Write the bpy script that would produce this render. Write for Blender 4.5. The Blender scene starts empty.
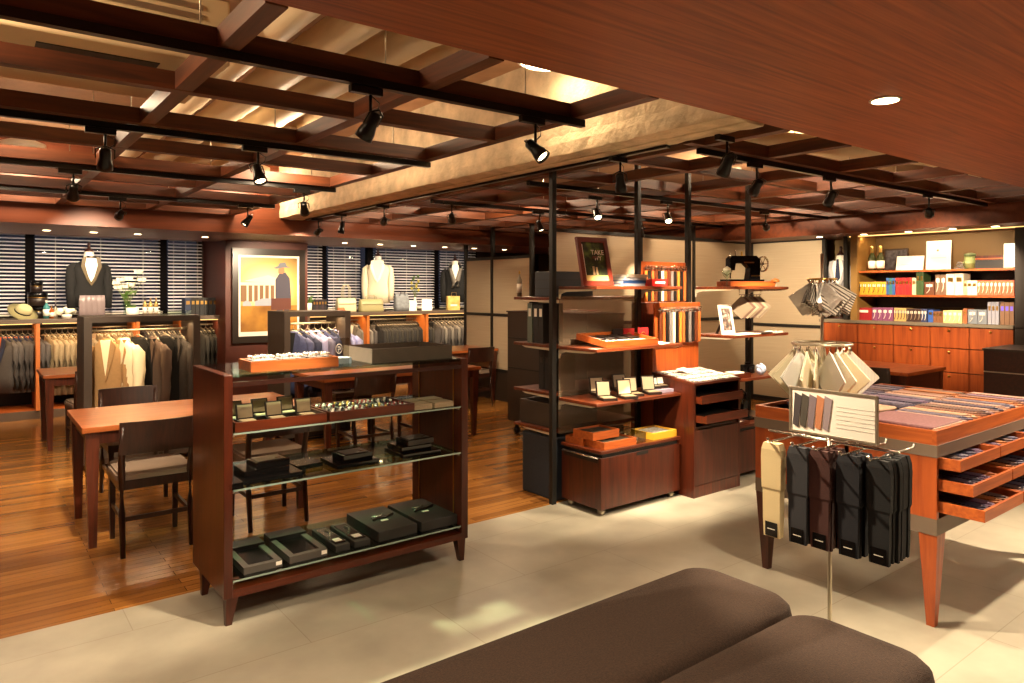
import bpy, bmesh, math, random
from mathutils import Vector, Matrix
PI=math.pi
R=random.Random(7)
S=bpy.context.scene; C=S.collection
# ---------- survey: the place was measured from the photograph (camera at 0,0,1.55) ----------
F=709.; CX=512.; HY=289.; H=1.55
A=math.radians(52.41); FW=(math.cos(A),math.sin(A)); RT=(math.sin(A),-math.cos(A))
def _ray(px,py): return (F*FW[0]+(px-CX)*RT[0],F*FW[1]+(px-CX)*RT[1],HY-py)
def WX(px,Y): r=_ray(px,0); return r[0]*Y/r[1]          # world X seen at column px on the plane Y
def WY(px,X): r=_ray(px,0); return r[1]*X/r[0]
def ZY(px,py,Y): r=_ray(px,py); return H+r[2]*Y/r[1]
def ZX(px,py,X): r=_ray(px,py); return H+r[2]*X/r[0]
# ---------- materials ----------
def lin(c):
    return tuple(((v/255)/12.92 if v/255<=.04045 else ((v/255+.055)/1.055)**2.4) for v in c)+(1,)
MATS={}
def mat(name,c,rough=.5,metal=0,spec=.5,var=0,vs=8,bump=0,bs=60,coat=0,trans=0,emit=0,alpha=1):
    if name in MATS: return MATS[name]
    m=bpy.data.materials.new(name); m.use_nodes=True; N=m.node_tree.nodes; L=m.node_tree.links
    b=N['Principled BSDF']; col=lin(c)
    b.inputs['Base Color'].default_value=col; b.inputs['Roughness'].default_value=rough
    b.inputs['Metallic'].default_value=metal; b.inputs['Specular IOR Level'].default_value=spec
    b.inputs['Coat Weight'].default_value=coat; b.inputs['Transmission Weight'].default_value=trans
    b.inputs['Alpha'].default_value=alpha
    if emit:
        b.inputs['Emission Color'].default_value=col; b.inputs['Emission Strength'].default_value=emit
    t=N.new('ShaderNodeTexCoord')
    if var:
        n=N.new('ShaderNodeTexNoise'); n.inputs['Scale'].default_value=vs; n.inputs['Detail'].default_value=4
        L.new(t.outputs['Object'],n.inputs['Vector'])
        r=N.new('ShaderNodeValToRGB'); r.color_ramp.elements[0].position=.3; r.color_ramp.elements[1].position=.7
        r.color_ramp.elements[0].color=tuple(max(0,v*(1-var)) for v in col[:3])+(1,)
        r.color_ramp.elements[1].color=tuple(min(1,v*(1+var)) for v in col[:3])+(1,)
        L.new(n.outputs['Fac'],r.inputs['Fac']); L.new(r.outputs['Color'],b.inputs['Base Color'])
    if bump:
        n2=N.new('ShaderNodeTexNoise'); n2.inputs['Scale'].default_value=bs; n2.inputs['Detail'].default_value=3
        L.new(t.outputs['Object'],n2.inputs['Vector'])
        bp=N.new('ShaderNodeBump'); bp.inputs['Strength'].default_value=bump; bp.inputs['Distance'].default_value=.01
        L.new(n2.outputs['Fac'],bp.inputs['Height']); L.new(bp.outputs['Normal'],b.inputs['Normal'])
    MATS[name]=m; return m
def wood(name,c1,c2,axis='X',scale=3,rough=.35,coat=.15,stretch=14):
    if name in MATS: return MATS[name]
    m=bpy.data.materials.new(name); m.use_nodes=True; N=m.node_tree.nodes; L=m.node_tree.links
    b=N['Principled BSDF']; b.inputs['Roughness'].default_value=rough; b.inputs['Coat Weight'].default_value=coat
    b.inputs['Coat Roughness'].default_value=.25
    t=N.new('ShaderNodeTexCoord'); mp=N.new('ShaderNodeMapping')
    s=[stretch*scale]*3; s['XYZ'.index(axis)]=scale
    mp.inputs['Scale'].default_value=s
    n=N.new('ShaderNodeTexNoise'); n.inputs['Scale'].default_value=1; n.inputs['Detail'].default_value=5; n.inputs['Distortion'].default_value=.6
    L.new(t.outputs['Object'],mp.inputs['Vector']); L.new(mp.outputs['Vector'],n.inputs['Vector'])
    r=N.new('ShaderNodeValToRGB'); r.color_ramp.elements[0].position=.3; r.color_ramp.elements[1].position=.72
    r.color_ramp.elements[0].color=lin(c1); r.color_ramp.elements[1].color=lin(c2)
    L.new(n.outputs['Fac'],r.inputs['Fac']); L.new(r.outputs['Color'],b.inputs['Base Color'])
    MATS[name]=m; return m
def fabric_pattern(name,cols,scale=40,axis='X',rough=.7,kind='wave'):
    if name in MATS: return MATS[name]
    m=bpy.data.materials.new(name); m.use_nodes=True; N=m.node_tree.nodes; L=m.node_tree.links
    b=N['Principled BSDF']; b.inputs['Roughness'].default_value=rough
    t=N.new('ShaderNodeTexCoord')
    if kind=='wave':
        w=N.new('ShaderNodeTexWave'); w.bands_direction=axis; w.inputs['Scale'].default_value=scale; w.inputs['Distortion'].default_value=1.2; out=w.outputs['Fac']
    elif kind=='check':
        w=N.new('ShaderNodeTexVoronoi'); w.inputs['Scale'].default_value=scale; w.distance='CHEBYCHEV'; out=w.outputs['Distance']
    else:
        w=N.new('ShaderNodeTexNoise'); w.inputs['Scale'].default_value=scale; w.inputs['Detail'].default_value=3; out=w.outputs['Fac']
    L.new(t.outputs['Object'],w.inputs['Vector'])
    r=N.new('ShaderNodeValToRGB'); e=r.color_ramp.elements; r.color_ramp.interpolation='LINEAR'
    lo,hi=(.35,.65) if kind=='noise' else (.05,.95)
    while len(e)<len(cols): e.new(.5)
    for i,cc in enumerate(cols): e[i].position=lo+(hi-lo)*i/(len(cols)-1); e[i].color=lin(cc)
    L.new(out,r.inputs['Fac']); L.new(r.outputs['Color'],b.inputs['Base Color'])
    MATS[name]=m; return m
walnut=wood('walnut',(52,22,12),(96,42,22),'Z')
walnut_h=wood('walnut across',(52,22,12),(96,42,22),'X')
walnut_dk=wood('dark walnut',(34,14,9),(58,24,14),'X')
lattice_w=wood('lattice wood',(60,30,13),(106,54,24),'X',2,rough=.5,coat=0)
lattice_y=wood('lattice wood along',(60,30,13),(106,54,24),'Y',2,rough=.5,coat=0)
ceil_wood=wood('ceiling veneer',(118,54,20),(166,84,36),'X',1.6,rough=.55,coat=0,stretch=30)
soffit_w=wood('soffit veneer',(84,36,12),(112,52,20),'X',1.2,rough=.5,coat=0)
cherry=wood('cherry veneer',(132,56,20),(174,84,32),'Z',2,rough=.4)
cherry_h=wood('cherry across',(142,64,24),(186,96,38),'X',3,rough=.4)
cherry_y=wood('cherry along',(142,64,24),(186,96,38),'Y',3,rough=.4)
mahog=wood('mahogany',(50,18,8),(80,31,13),'Z',3,rough=.3)
mahog_h=wood('mahogany across',(60,23,9),(94,38,16),'X',3,rough=.3)
tabletop_w=wood('table top wood',(128,66,30),(176,98,48),'X',2.5,rough=.3,coat=.3)
chairwood=wood('chair wood',(30,14,9),(52,24,14),'Z',4,rough=.35)
darkpanel=mat('dark laminate',(44,34,26),.45)
dgrey=mat('dark brown laminate',(58,48,40),.5)
black_m=mat('black metal',(18,17,16),.3,.4)
post_m=mat('bronze black post',(34,32,29),.45,.3)
chrome=mat('chrome',(210,205,195),.18,1)
steel=mat('satin steel',(190,180,160),.35,.9)
brass=mat('brass',(190,150,80),.3,1)
white=mat('white paint',(235,228,212),.5)
cream=mat('cream cloth',(226,214,180),.85,bump=.2)
paper=mat('paper',(232,226,212),.7)
blackbox=mat('black card',(22,20,19),.5)
blackgloss=mat('black gloss',(12,11,11),.15)
def glass(name,c=(235,245,240),rough=.02):
    m=bpy.data.materials.new(name); m.use_nodes=True; N=m.node_tree.nodes; L=m.node_tree.links
    N.remove(N['Principled BSDF']); o=N['Material Output']
    tr=N.new('ShaderNodeBsdfTransparent'); tr.inputs['Color'].default_value=lin(c)
    g=N.new('ShaderNodeBsdfGlossy'); g.inputs['Roughness'].default_value=rough
    f=N.new('ShaderNodeLayerWeight'); f.inputs['Blend'].default_value=.12
    mx=N.new('ShaderNodeMixShader'); L.new(f.outputs['Facing'],mx.inputs[0]); L.new(tr.outputs[0],mx.inputs[1]); L.new(g.outputs[0],mx.inputs[2])
    L.new(mx.outputs[0],o.inputs['Surface']); MATS[name]=m; return m
clear=glass('clear glass'); tinted=glass('green edged glass',(205,225,215)); acryl=glass('acrylic',(228,226,220),.05)
def emis(name,c,s):
    m=bpy.data.materials.new(name); m.use_nodes=True; N=m.node_tree.nodes; L=m.node_tree.links
    N.remove(N['Principled BSDF']); e=N.new('ShaderNodeEmission'); e.inputs[0].default_value=lin(c); e.inputs[1].default_value=s
    L.new(e.outputs[0],N['Material Output'].inputs['Surface']); MATS[name]=m; return m
lampE=emis('lamp glow',(255,222,170),9); stripE=emis('strip glow',(255,190,110),1.6)
def frosted():
    m=bpy.data.materials.new('frosted panel'); m.use_nodes=True; N=m.node_tree.nodes; L=m.node_tree.links
    b=N['Principled BSDF']; b.inputs['Roughness'].default_value=.42; b.inputs['Transmission Weight'].default_value=.0
    t=N.new('ShaderNodeTexCoord'); mp=N.new('ShaderNodeMapping'); mp.inputs['Scale'].default_value=(1,1,60)
    n=N.new('ShaderNodeTexNoise'); n.inputs['Scale'].default_value=2
    L.new(t.outputs['Object'],mp.inputs['Vector']); L.new(mp.outputs['Vector'],n.inputs['Vector'])
    r=N.new('ShaderNodeValToRGB'); r.color_ramp.elements[0].color=lin((160,142,116)); r.color_ramp.elements[1].color=lin((184,166,138))
    L.new(n.outputs['Fac'],r.inputs['Fac']); L.new(r.outputs['Color'],b.inputs['Base Color']); MATS['frosted panel']=m; return m
frost=frosted()
# ---------- mesh builder ----------
class MB:
    def __init__(s): s.b=bmesh.new()
    def _x(s,vs,M):
        if M is not None: bmesh.ops.transform(s.b,matrix=M,verts=vs)
    def box(s,x0,x1,y0,y1,z0,z1,M=None,bev=0):
        r=bmesh.ops.create_cube(s.b,size=1); vs=r['verts']
        for v in vs: v.co=Vector(((x0+x1)/2+v.co.x*(x1-x0),(y0+y1)/2+v.co.y*(y1-y0),(z0+z1)/2+v.co.z*(z1-z0)))
        if bev:
            es=list({e for v in vs for e in v.link_edges})
            g=bmesh.ops.bevel(s.b,geom=es,offset=bev,segments=2,affect='EDGES',profile=.5)
            if M is not None:
                vv=list({v for f in g['faces'] for v in f.verts}|{v for v in vs if v.is_valid}); s._x(vv,M)
            return s
        s._x(vs,M); return s
    def poly(s,pts,M=None):
        vs=[s.b.verts.new(p) for p in pts]; s.b.faces.new(vs); s._x(vs,M); return s
    def prism(s,pts,axis,a0,a1,M=None):
        # pts 2D outline in the two other axes, extruded along axis from a0 to a1
        def P(p,a):
            return {'X':(a,p[0],p[1]),'Y':(p[0],a,p[1]),'Z':(p[0],p[1],a)}[axis]
        A0=[s.b.verts.new(P(p,a0)) for p in pts]; A1=[s.b.verts.new(P(p,a1)) for p in pts]
        n=len(pts); fs=[s.b.faces.new(A0),s.b.faces.new(A1[::-1])]
        for i in range(n): fs.append(s.b.faces.new((A0[i],A0[(i+1)%n],A1[(i+1)%n],A1[i])))
        s._x(A0+A1,M); bmesh.ops.recalc_face_normals(s.b,faces=fs); return s
    def rings(s,rs,cap=True,M=None):
        # list of closed rings (lists of points)
        V=[[s.b.verts.new(p) for p in r] for r in rs]; n=len(V[0]); fs=[]
        for a,b in zip(V,V[1:]):
            for i in range(n): fs.append(s.b.faces.new((a[i],a[(i+1)%n],b[(i+1)%n],b[i])))
        if cap: fs.append(s.b.faces.new(V[0][::-1])); fs.append(s.b.faces.new(V[-1]))
        for f in fs: f.smooth=True
        s._x([v for r in V for v in r],M); bmesh.ops.recalc_face_normals(s.b,faces=fs); return s
    def lathe(s,prof,n=20,M=None,c=(0,0,0)):
        rs=[[(c[0]+max(r,.0004)*math.cos(2*PI*i/n),c[1]+max(r,.0004)*math.sin(2*PI*i/n),c[2]+z) for i in range(n)] for r,z in prof]
        return s.rings(rs,True,M)
    def tube(s,pts,r,n=8,M=None):
        pts=[Vector(p) for p in pts]; rr=r if isinstance(r,(list,tuple)) else [r]*len(pts); rs=[]
        up=Vector((0,0,1))
        for i,p in enumerate(pts):
            d=(pts[min(i+1,len(pts)-1)]-pts[max(i-1,0)]).normalized()
            u=d.cross(up)
            if u.length<.05: u=d.cross(Vector((0,1,0)))
            u.normalize(); w=d.cross(u).normalized()
            rs.append([p+(u*math.cos(2*PI*k/n)+w*math.sin(2*PI*k/n))*rr[i] for k in range(n)])
        return s.rings(rs,True,M)
    def ball(s,c,r,sx=1,sy=1,sz=1,sub=2,M=None):
        g=bmesh.ops.create_icosphere(s.b,subdivisions=sub,radius=1)
        for v in g['verts']: v.co=Vector((c[0]+v.co.x*r*sx,c[1]+v.co.y*r*sy,c[2]+v.co.z*r*sz))
        for v in g['verts']:
            for f in v.link_faces: f.smooth=True
        s._x(g['verts'],M); return s
    def taper(s,x,y,z0,z1,w0,w1,d0=None,d1=None,dx=0,dy=0,M=None):
        d0=w0 if d0 is None else d0; d1=w1 if d1 is None else d1
        q=lambda X,Y,Z,w,d:[(X-w/2,Y-d/2,Z),(X+w/2,Y-d/2,Z),(X+w/2,Y+d/2,Z),(X-w/2,Y+d/2,Z)]
        A0=[s.b.verts.new(p) for p in q(x+dx,y+dy,z0,w0,d0)]; A1=[s.b.verts.new(p) for p in q(x,y,z1,w1,d1)]
        fs=[s.b.faces.new(A0[::-1]),s.b.faces.new(A1)]+[s.b.faces.new((A0[i],A0[(i+1)%4],A1[(i+1)%4],A1[i])) for i in range(4)]
        s._x(A0+A1,M); return s
    def mesh(s,name,m):
        me=bpy.data.meshes.new(name); s.b.to_mesh(me); s.b.free()
        for mm in (m if isinstance(m,(list,tuple)) else [m]): me.materials.append(mm)
        return me
    def put(s,name,m,parent=None,label=None,loc=(0,0,0),rz=0):
        o=bpy.data.objects.new(name,s.mesh(name,m)); C.objects.link(o); o.parent=parent; o.location=loc; o.rotation_euler=(0,0,rz)
        if label: o['label']=label
        return o
def Tm(loc=(0,0,0),rz=0,rx=0,ry=0,s=1):
    return Matrix.Translation(loc)@Matrix.Rotation(rz,4,'Z')@Matrix.Rotation(ry,4,'Y')@Matrix.Rotation(rx,4,'X')@Matrix.Scale(s,4)
def tag(o,label,cat,group=None,kind=None):
    o['label']=label; o['category']=cat
    if group: o['group']=group
    if kind: o['kind']=kind
    return o
def T(name,label,cat,loc=(0,0,0),rz=0,group=None,kind=None):
    o=bpy.data.objects.new(name,None); C.objects.link(o); o.location=loc; o.rotation_euler=(0,0,rz); o.empty_display_size=.05
    return tag(o,label,cat,group,kind)
def struct(name,mb,m):
    o=mb.put(name,m); o['kind']='structure'; return o
def dup(root,loc,rz=None,label=None,group=None,sc=None):
    r=root.copy(); C.objects.link(r); r.location=loc
    if rz is not None: r.rotation_euler=(0,0,rz)
    if sc: r.scale=(sc,sc,sc) if not isinstance(sc,tuple) else sc
    if label: r['label']=label
    if group: r['group']=group
    for ch in list(root.children):
        c=ch.copy(); C.objects.link(c); c.parent=r
        for g in list(ch.children):
            d=g.copy(); C.objects.link(d); d.parent=c
    return r
def box1(name,label,cat,m,x0,x1,y0,y1,z0,z1,group=None,rz=0,bev=0.0):
    cx,cy=(x0+x1)/2,(y0+y1)/2
    o=MB().box(x0-cx,x1-cx,y0-cy,y1-cy,0,z1-z0,bev=bev).put(name,m,None,None,(cx,cy,z0),rz); return tag(o,label,cat,group)
def text(body,size,m,parent,loc,rot,ext=.0006,align='CENTER',name='lettering'):
    cu=bpy.data.curves.new(name,'FONT'); cu.body=body; cu.size=size; cu.extrude=ext; cu.align_x=align; cu.materials.append(m)
    q=bpy.data.objects.new(name,cu); C.objects.link(q); bpy.context.view_layer.update()
    me=bpy.data.meshes.new_from_object(q.evaluated_get(bpy.context.evaluated_depsgraph_get())); bpy.data.objects.remove(q)
    me.materials.clear(); me.materials.append(m)
    o=bpy.data.objects.new(name,me); C.objects.link(o); o.parent=parent; o.location=loc; o.rotation_euler=rot; return o
#@@SETTING
# ================= SETTING =================
def floors():
    m=bpy.data.materials.new('beige tile'); m.use_nodes=True; N=m.node_tree.nodes; L=m.node_tree.links; b=N['Principled BSDF']
    t=N.new('ShaderNodeTexCoord'); br=N.new('ShaderNodeTexBrick'); br.offset=.5; br.inputs['Scale'].default_value=1
    br.inputs['Brick Width'].default_value=1.2; br.inputs['Row Height'].default_value=.6; br.inputs['Mortar Size'].default_value=.0025; br.inputs['Mortar Smooth'].default_value=.3
    br.inputs['Color1'].default_value=(1,1,1,1); br.inputs['Color2'].default_value=(.93,.93,.93,1); br.inputs['Mortar'].default_value=(.72,.7,.66,1)
    n=N.new('ShaderNodeTexNoise'); n.inputs['Scale'].default_value=3; n.inputs['Detail'].default_value=8
    r=N.new('ShaderNodeValToRGB'); r.color_ramp.elements[0].position=.3; r.color_ramp.elements[1].position=.75
    r.color_ramp.elements[0].color=lin((150,144,128)); r.color_ramp.elements[1].color=lin((178,172,154))
    mx=N.new('ShaderNodeMixRGB'); mx.blend_type='MULTIPLY'; mx.inputs[0].default_value=1
    L.new(t.outputs['Object'],br.inputs['Vector']); L.new(t.outputs['Object'],n.inputs['Vector']); L.new(n.outputs['Fac'],r.inputs['Fac'])
    L.new(r.outputs['Color'],mx.inputs[1]); L.new(br.outputs['Color'],mx.inputs[2]); L.new(mx.outputs[0],b.inputs['Base Color'])
    b.inputs['Roughness'].default_value=.38
    p=bpy.data.materials.new('floor planks'); p.use_nodes=True; N=p.node_tree.nodes; L=p.node_tree.links; b=N['Principled BSDF']
    t=N.new('ShaderNodeTexCoord'); br=N.new('ShaderNodeTexBrick'); br.offset=.37; br.inputs['Scale'].default_value=1
    br.inputs['Brick Width'].default_value=.9; br.inputs['Row Height'].default_value=.062; br.inputs['Mortar Size'].default_value=.0012
    br.inputs['Color1'].default_value=lin((174,120,58)); br.inputs['Color2'].default_value=lin((132,84,36)); br.inputs['Mortar'].default_value=lin((58,28,14))
    mp=N.new('ShaderNodeMapping'); mp.inputs['Scale'].default_value=(2,40,2)
    n=N.new('ShaderNodeTexNoise'); n.inputs['Scale'].default_value=1; n.inputs['Detail'].default_value=5
    r=N.new('ShaderNodeValToRGB'); r.color_ramp.elements[0].position=.3; r.color_ramp.elements[1].position=.7
    r.color_ramp.elements[0].color=(.78,.72,.68,1); r.color_ramp.elements[1].color=(1.1,1.1,1.1,1)
    mx=N.new('ShaderNodeMixRGB'); mx.blend_type='MULTIPLY'; mx.inputs[0].default_value=1
    L.new(t.outputs['Object'],br.inputs['Vector']); L.new(t.outputs['Object'],mp.inputs['Vector']); L.new(mp.outputs['Vector'],n.inputs['Vector']); L.new(n.outputs['Fac'],r.inputs['Fac'])
    L.new(br.outputs['Color'],mx.inputs[1]); L.new(r.outputs['Color'],mx.inputs[2]); L.new(mx.outputs[0],b.inputs['Base Color'])
    b.inputs['Roughness'].default_value=.2; b.inputs['Coat Weight'].default_value=.1
    struct('floor',MB().box(-1.6,9.2,-2.2,3.87,-.1,0),m)
    struct('floor',MB().box(-1.6,9.2,3.87,11.1,-.1,0),p)
floors()
conc=mat('rough concrete',(206,184,150),.9,var=.24,vs=7,bump=1,bs=34)
slab=mat('slab concrete',(168,128,92),.9,var=.2,vs=3,bump=.5,bs=20)
reveal=mat('dark reveal',(40,26,22),.7)
struct('ceiling',MB().box(-1.6,9.2,-2.2,11.1,3.05,3.15),slab)
# wood veneer ceiling over the front of the shop
struct('ceiling',MB().box(-1.6,9.2,-2.2,2.1,2.4,2.52),ceil_wood)
# concrete downstand beam with rough underside and board marks
def rough_beam():
    # downstand beam, its soffit and lower arris left as rough cast
    rr=random.Random(3); rs=[]; n=90
    for k in range(n+1):
        y=2.1+(8.45-2.1)*k/n; j=lambda a: rr.uniform(-a,a)
        rs.append([(2.975+j(.002),y,3.05),(2.975+j(.003),y,2.62),(2.985+j(.006),y,2.52+j(.01)),(2.975+j(.004),y,2.47),(2.982+j(.006),y,2.40+j(.004)),(3.10,y,2.392+j(.003)),(3.105,y,2.385),(3.25+j(.008),y,2.388+j(.004)),(3.28+j(.003),y,2.43+j(.006)),(3.28,y,3.05)])
    o=struct('trim_1',MB().rings(rs),conc)
    for p in o.data.polygons: p.use_smooth=False
rough_beam()
# soffits
struct('wall_back_upper',MB().box(-1.6,9.2,8.45,10.2,2.2,3.05),soffit_w)
struct('wall_right_upper',MB().box(8.12,9.2,2.1,8.45,2.2,3.05),soffit_w)
struct('wall_right_upper',MB().box(8.12,9.2,-2.2,2.1,2.2,2.4),soffit_w)
wallm=mat('brown wall',(96,56,40),.7)
struct('wall_left',MB().box(-1.7,-1.6,-2.2,11.1,0,3.05),soffit_w)
struct('wall_front',MB().box(-1.7,9.2,-2.3,-2.2,0,3.05),soffit_w)
struct('wall_right',MB().box(9.1,9.2,-2.2,11.1,0,3.05),mat('olive brown wall',(96,72,34),.6))
# back wall with two window openings
wb=MB()
wb.box(-1.6,9.2,10.95,11.1,0,1.2); wb.box(-1.6,9.2,10.95,11.1,2.32,3.05); wb.box(2.72,4.0,10.95,11.1,1.2,2.32); wb.box(7.6,9.2,10.95,11.1,1.2,2.32)
wb.box(-1.6,9.2,10.2,10.95,2.3,3.05)
struct('wall_back',wb,mat('dark recess wall',(52,34,28),.7))
# column carrying the poster
struct('wall_column',MB().box(2.74,3.87,9.82,10.95,0,2.3),mat('column mahogany',(76,30,15),.5,var=.1))
night=mat('window frame',(9,5,6),.8,spec=.1)
def window(n,xs):
    fr=MB()
    x0,x1=xs[0],xs[-1]
    fr.box(x0,x1,10.98,11.06,1.2,1.25); fr.box(x0,x1,10.98,11.06,2.27,2.32)
    for x in xs: fr.box(x-.05,x+.05,10.96,11.06,1.2,2.32)
    w=struct('window_%d'%n,fr,night)
    MB().box(x0,x1,11.0,11.01,1.22,2.3).put('pane',clear,w)
window(1,[-1.5,WX(30,10.9),WX(164,10.9),2.72]); window(2,[4.0,WX(325,10.9),WX(372,10.9),WX(438,10.9),7.55])
slatm=mat('blind slat',(232,224,226),.45)
def blind(x0,x1,label):
    t=T('venetian_blind',label,'blind',((x0+x1)/2,10.86,1.24),0,'venetian blinds'); w=(x1-x0)/2
    b=MB()
    z=0.0; k=0
    while z<1.02:
        b.prism([(-.018,z),(-.002,z+.010),(.018,z+.017),(.018,z+.019),(-.003,z+.012),(-.018,z+.002)],'X',-w,w); z+=.047
    b.put('slats',slatm,t)
    MB().box(-w,w,-.025,.025,1.03,1.08).put('head_rail',white,t)
    MB().box(-w,w,-.02,.02,-.03,-.01).put('bottom_rail',white,t)
    c=MB()
    for f in (-.7,0,.7): c.tube([(w*f,-.026,-.02),(w*f,-.026,1.04)],.0025,5)
    c.put('cord',white,t)
xa,xb,xc=WX(25,10.86),WX(35,10.86),WX(160,10.86)
blind(-1.5,xa,'white venetian blind at the left edge, behind the felt hat')
blind(xb,xc,'wide white venetian blind behind the tuxedo mannequin and vase of lilies')
blind(WX(168,10.86),2.7,'white venetian blind behind the row of black binders left of the poster')
blind(4.0,WX(322,10.86),'narrow white venetian blind just right of the poster, behind the green plant')
blind(WX(328,10.86),WX(360,10.86),'white venetian blind behind the tall cream handbag')
blind(WX(376,10.86),WX(434,10.86),'white venetian blind behind the white jacket mannequin and yellow flowers')
blind(WX(440,10.86),7.5,'white venetian blind beside the black and grey mannequin, mostly hidden by frosted partition')
# night outside: a facade across the street
# ---- timber lattice ----
XB=[2.63+.735*i for i in range(8)]
XB=[2.66,3.3,4.07,4.85,5.62,6.35,7.1,7.8,8.42]
lt=T('ceiling_lattice','dark wooden ceiling grid hung left of the concrete beam','ceiling grid',(1.5,5,2.4),0)
rt=T('ceiling_lattice','dark wooden ceiling grid hung right of the concrete beam, over the shelves','ceiling grid',(5.8,5,2.4),0)
for y in XB:
    MB().box(-3.1,.93,y-5-.03,y-5+.03,0,.078).put('beam',lattice_w,lt)
    MB().box(-2.46,2.32,y-5-.03,y-5+.03,0,.078).put('beam',lattice_w,rt)
for x in (-.92,-.09,.74,1.56,2.43): MB().box(x-1.5-.035,x-1.5+.035,-2.88,3.45,.002,.08).put('cross_beam',lattice_y,lt)
for x in (3.5,4.16,5.06,5.9,6.75,7.6,8.07): MB().box(x-5.8-.035,x-5.8+.035,-2.88,3.45,.002,.08).put('cross_beam',lattice_y,rt)
for root,ox,xs in ((lt,1.5,(-.09,.74,1.56,2.4)),(rt,5.8,(4.16,5.06,5.9,6.75))):
    for x in xs:
        for y in (3.0,4.5,6.0,7.5):
            MB().tube([(x+.3-ox,y-5+.3,.09) if False else (x-ox,y-5,.09),(x-ox,y-5,.65)],.004,6).put('hanger_rod',steel,root)
# track rails
for i,(x0,x1,y,lb) in enumerate(((-1.5,2.47,2.62,'black lighting track under the nearest lattice beam, top left of the room'),(-1.5,2.47,4.12,'black lighting track second from the wood ceiling, left of the concrete beam'),
    (-1.5,2.47,5.66,'black lighting track third from the wood ceiling, left of the concrete beam'),(-1.5,2.47,7.15,'black lighting track nearest the windows, left of the concrete beam'),
    (3.5,8.0,2.7,'black lighting track right of the beam, nearest the wood ceiling'),(3.5,8.0,4.34,'black lighting track right of the beam, above the shelving units'),(3.5,8.0,5.8,'black lighting track right of the beam, above the frosted partition'))):
    tag(MB().box(-(x1-x0)/2,(x1-x0)/2,-.018,.018,-.034,0).put('track_rail',black_m,None,None,((x0+x1)/2,y,2.4)),lb,'lighting track')
tag(MB().box(-.018,.018,-2.6,2.9,-.016,0).put('track_rail',black_m,None,None,(3.22,5.3,2.384)),'black lighting track fixed under the concrete beam','lighting track')
# ducts and services above the lattice
dm=mat('duct wrap',(224,204,168),.6,bump=.4,bs=14)
for i,(x,r) in enumerate(((1.2,.085),(1.47,.095),(1.76,.095),(2.08,.095))):
    d=MB(); pr=[]; k=0; y=2.2
    while y<8.4:
        pr.append((0,y,0)); y+=.08
    rr=[r*(1.07 if j%9==0 else 1) for j in range(len(pr))]
    d.tube(pr,rr,14)
    tag(d.put('ceiling_duct',dm,None,None,(x,0,2.84-.015*i)),'pale round duct above the left lattice, %s'%('nearest the air conditioner','second from the air conditioner','second from the concrete beam','nearest the concrete beam')[i],'duct')
d=MB(); d.tube([(4.2,3.2,2.82),(5.4,3.3,2.82),(6.2,3.25,2.8),(7.6,3.2,2.78)],.09,14)
tag(d.put('ceiling_duct',dm),'pale round pipe above the right lattice, close to the wood ceiling','duct')
d=MB(); d.tube([(4.5,3.1,2.66),(5.2,2.8,2.64),(6.2,2.5,2.62),(7.8,2.45,2.62)],.07,14)
tag(d.put('ceiling_duct',dm),'slim pale pipe nearest the wood ceiling edge, right of the beam','duct')
ac=T('air_conditioner','cream slot air conditioner above the lattice in the top left corner','air conditioner',(.35,3.7,2.58))
acm=mat('ac casing',(216,194,152),.5)
MB().box(-.75,.62,-.3,.55,0,.3,bev=.01).put('casing',acm,ac)
MB().box(-.12,.35,-.16,-.06,-.004,.004).put('slot',blackbox,ac); 
g=MB()
for k in range(5): g.box(-.12,.5,-.302-.004,-.3,.05+.045*k,.075+.045*k)
g.put('grille',steel,ac)
MB().box(-.4,.5,.05,.35,-.012,.0,bev=.004).put('intake_panel',acm,ac)
for i,(x,y) in enumerate(((.5,9.0),)): pass
# round slab lamps
def slab_lamp(x,y,lb,z=2.93,r=.17,e=30):
    t=T('ceiling_lamp',lb,'ceiling lamp',(x,y,z))
    MB().lathe([(r+.02,.0),(r+.02,.06),(.06,.11),(.03,.12)],24).put('housing',white,t)
    MB().lathe([(r,-.006),(r,.001)],24).put('diffuser',lampE,t)
    l=bpy.data.lights.new('lamp','POINT'); l.energy=e; l.color=(1,.74,.48); l.shadow_soft_size=.12
    o=bpy.data.objects.new('lamp',l); C.objects.link(o); o.parent=t; o.location=(0,0,-.12)
slab_lamp(.42,8.1,'round white lamp glowing above the lattice, left edge',2.86)
slab_lamp(2.55,8.1,'round white lamp glowing above the lattice over the poster',2.86)
slab_lamp(2.74,3.2,'round white lamp beside the concrete beam at the wood ceiling edge',2.9,.17,5)
slab_lamp(5.35,3.25,'round white lamp right of the concrete beam at the wood ceiling edge',2.88,.2,50)
slab_lamp(1.95,5.3,'round white lamp between the pale ducts in the middle of the left lattice',2.66,.12)
slab_lamp(4.7,6.3,'round white lamp high above the shelving right of the beam',2.9,.12,60)
slab_lamp(6.9,4.9,'round white lamp above the far right lattice',2.9,.12,60)
slab_lamp(-.5,3.1,'added fill lamp above the air conditioner, top left corner',2.95,.12,45)  # added lamp, there to brighten the air conditioner casing
slab_lamp(.2,5.4,'round white lamp above the far left lattice',2.9,.12)
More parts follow.
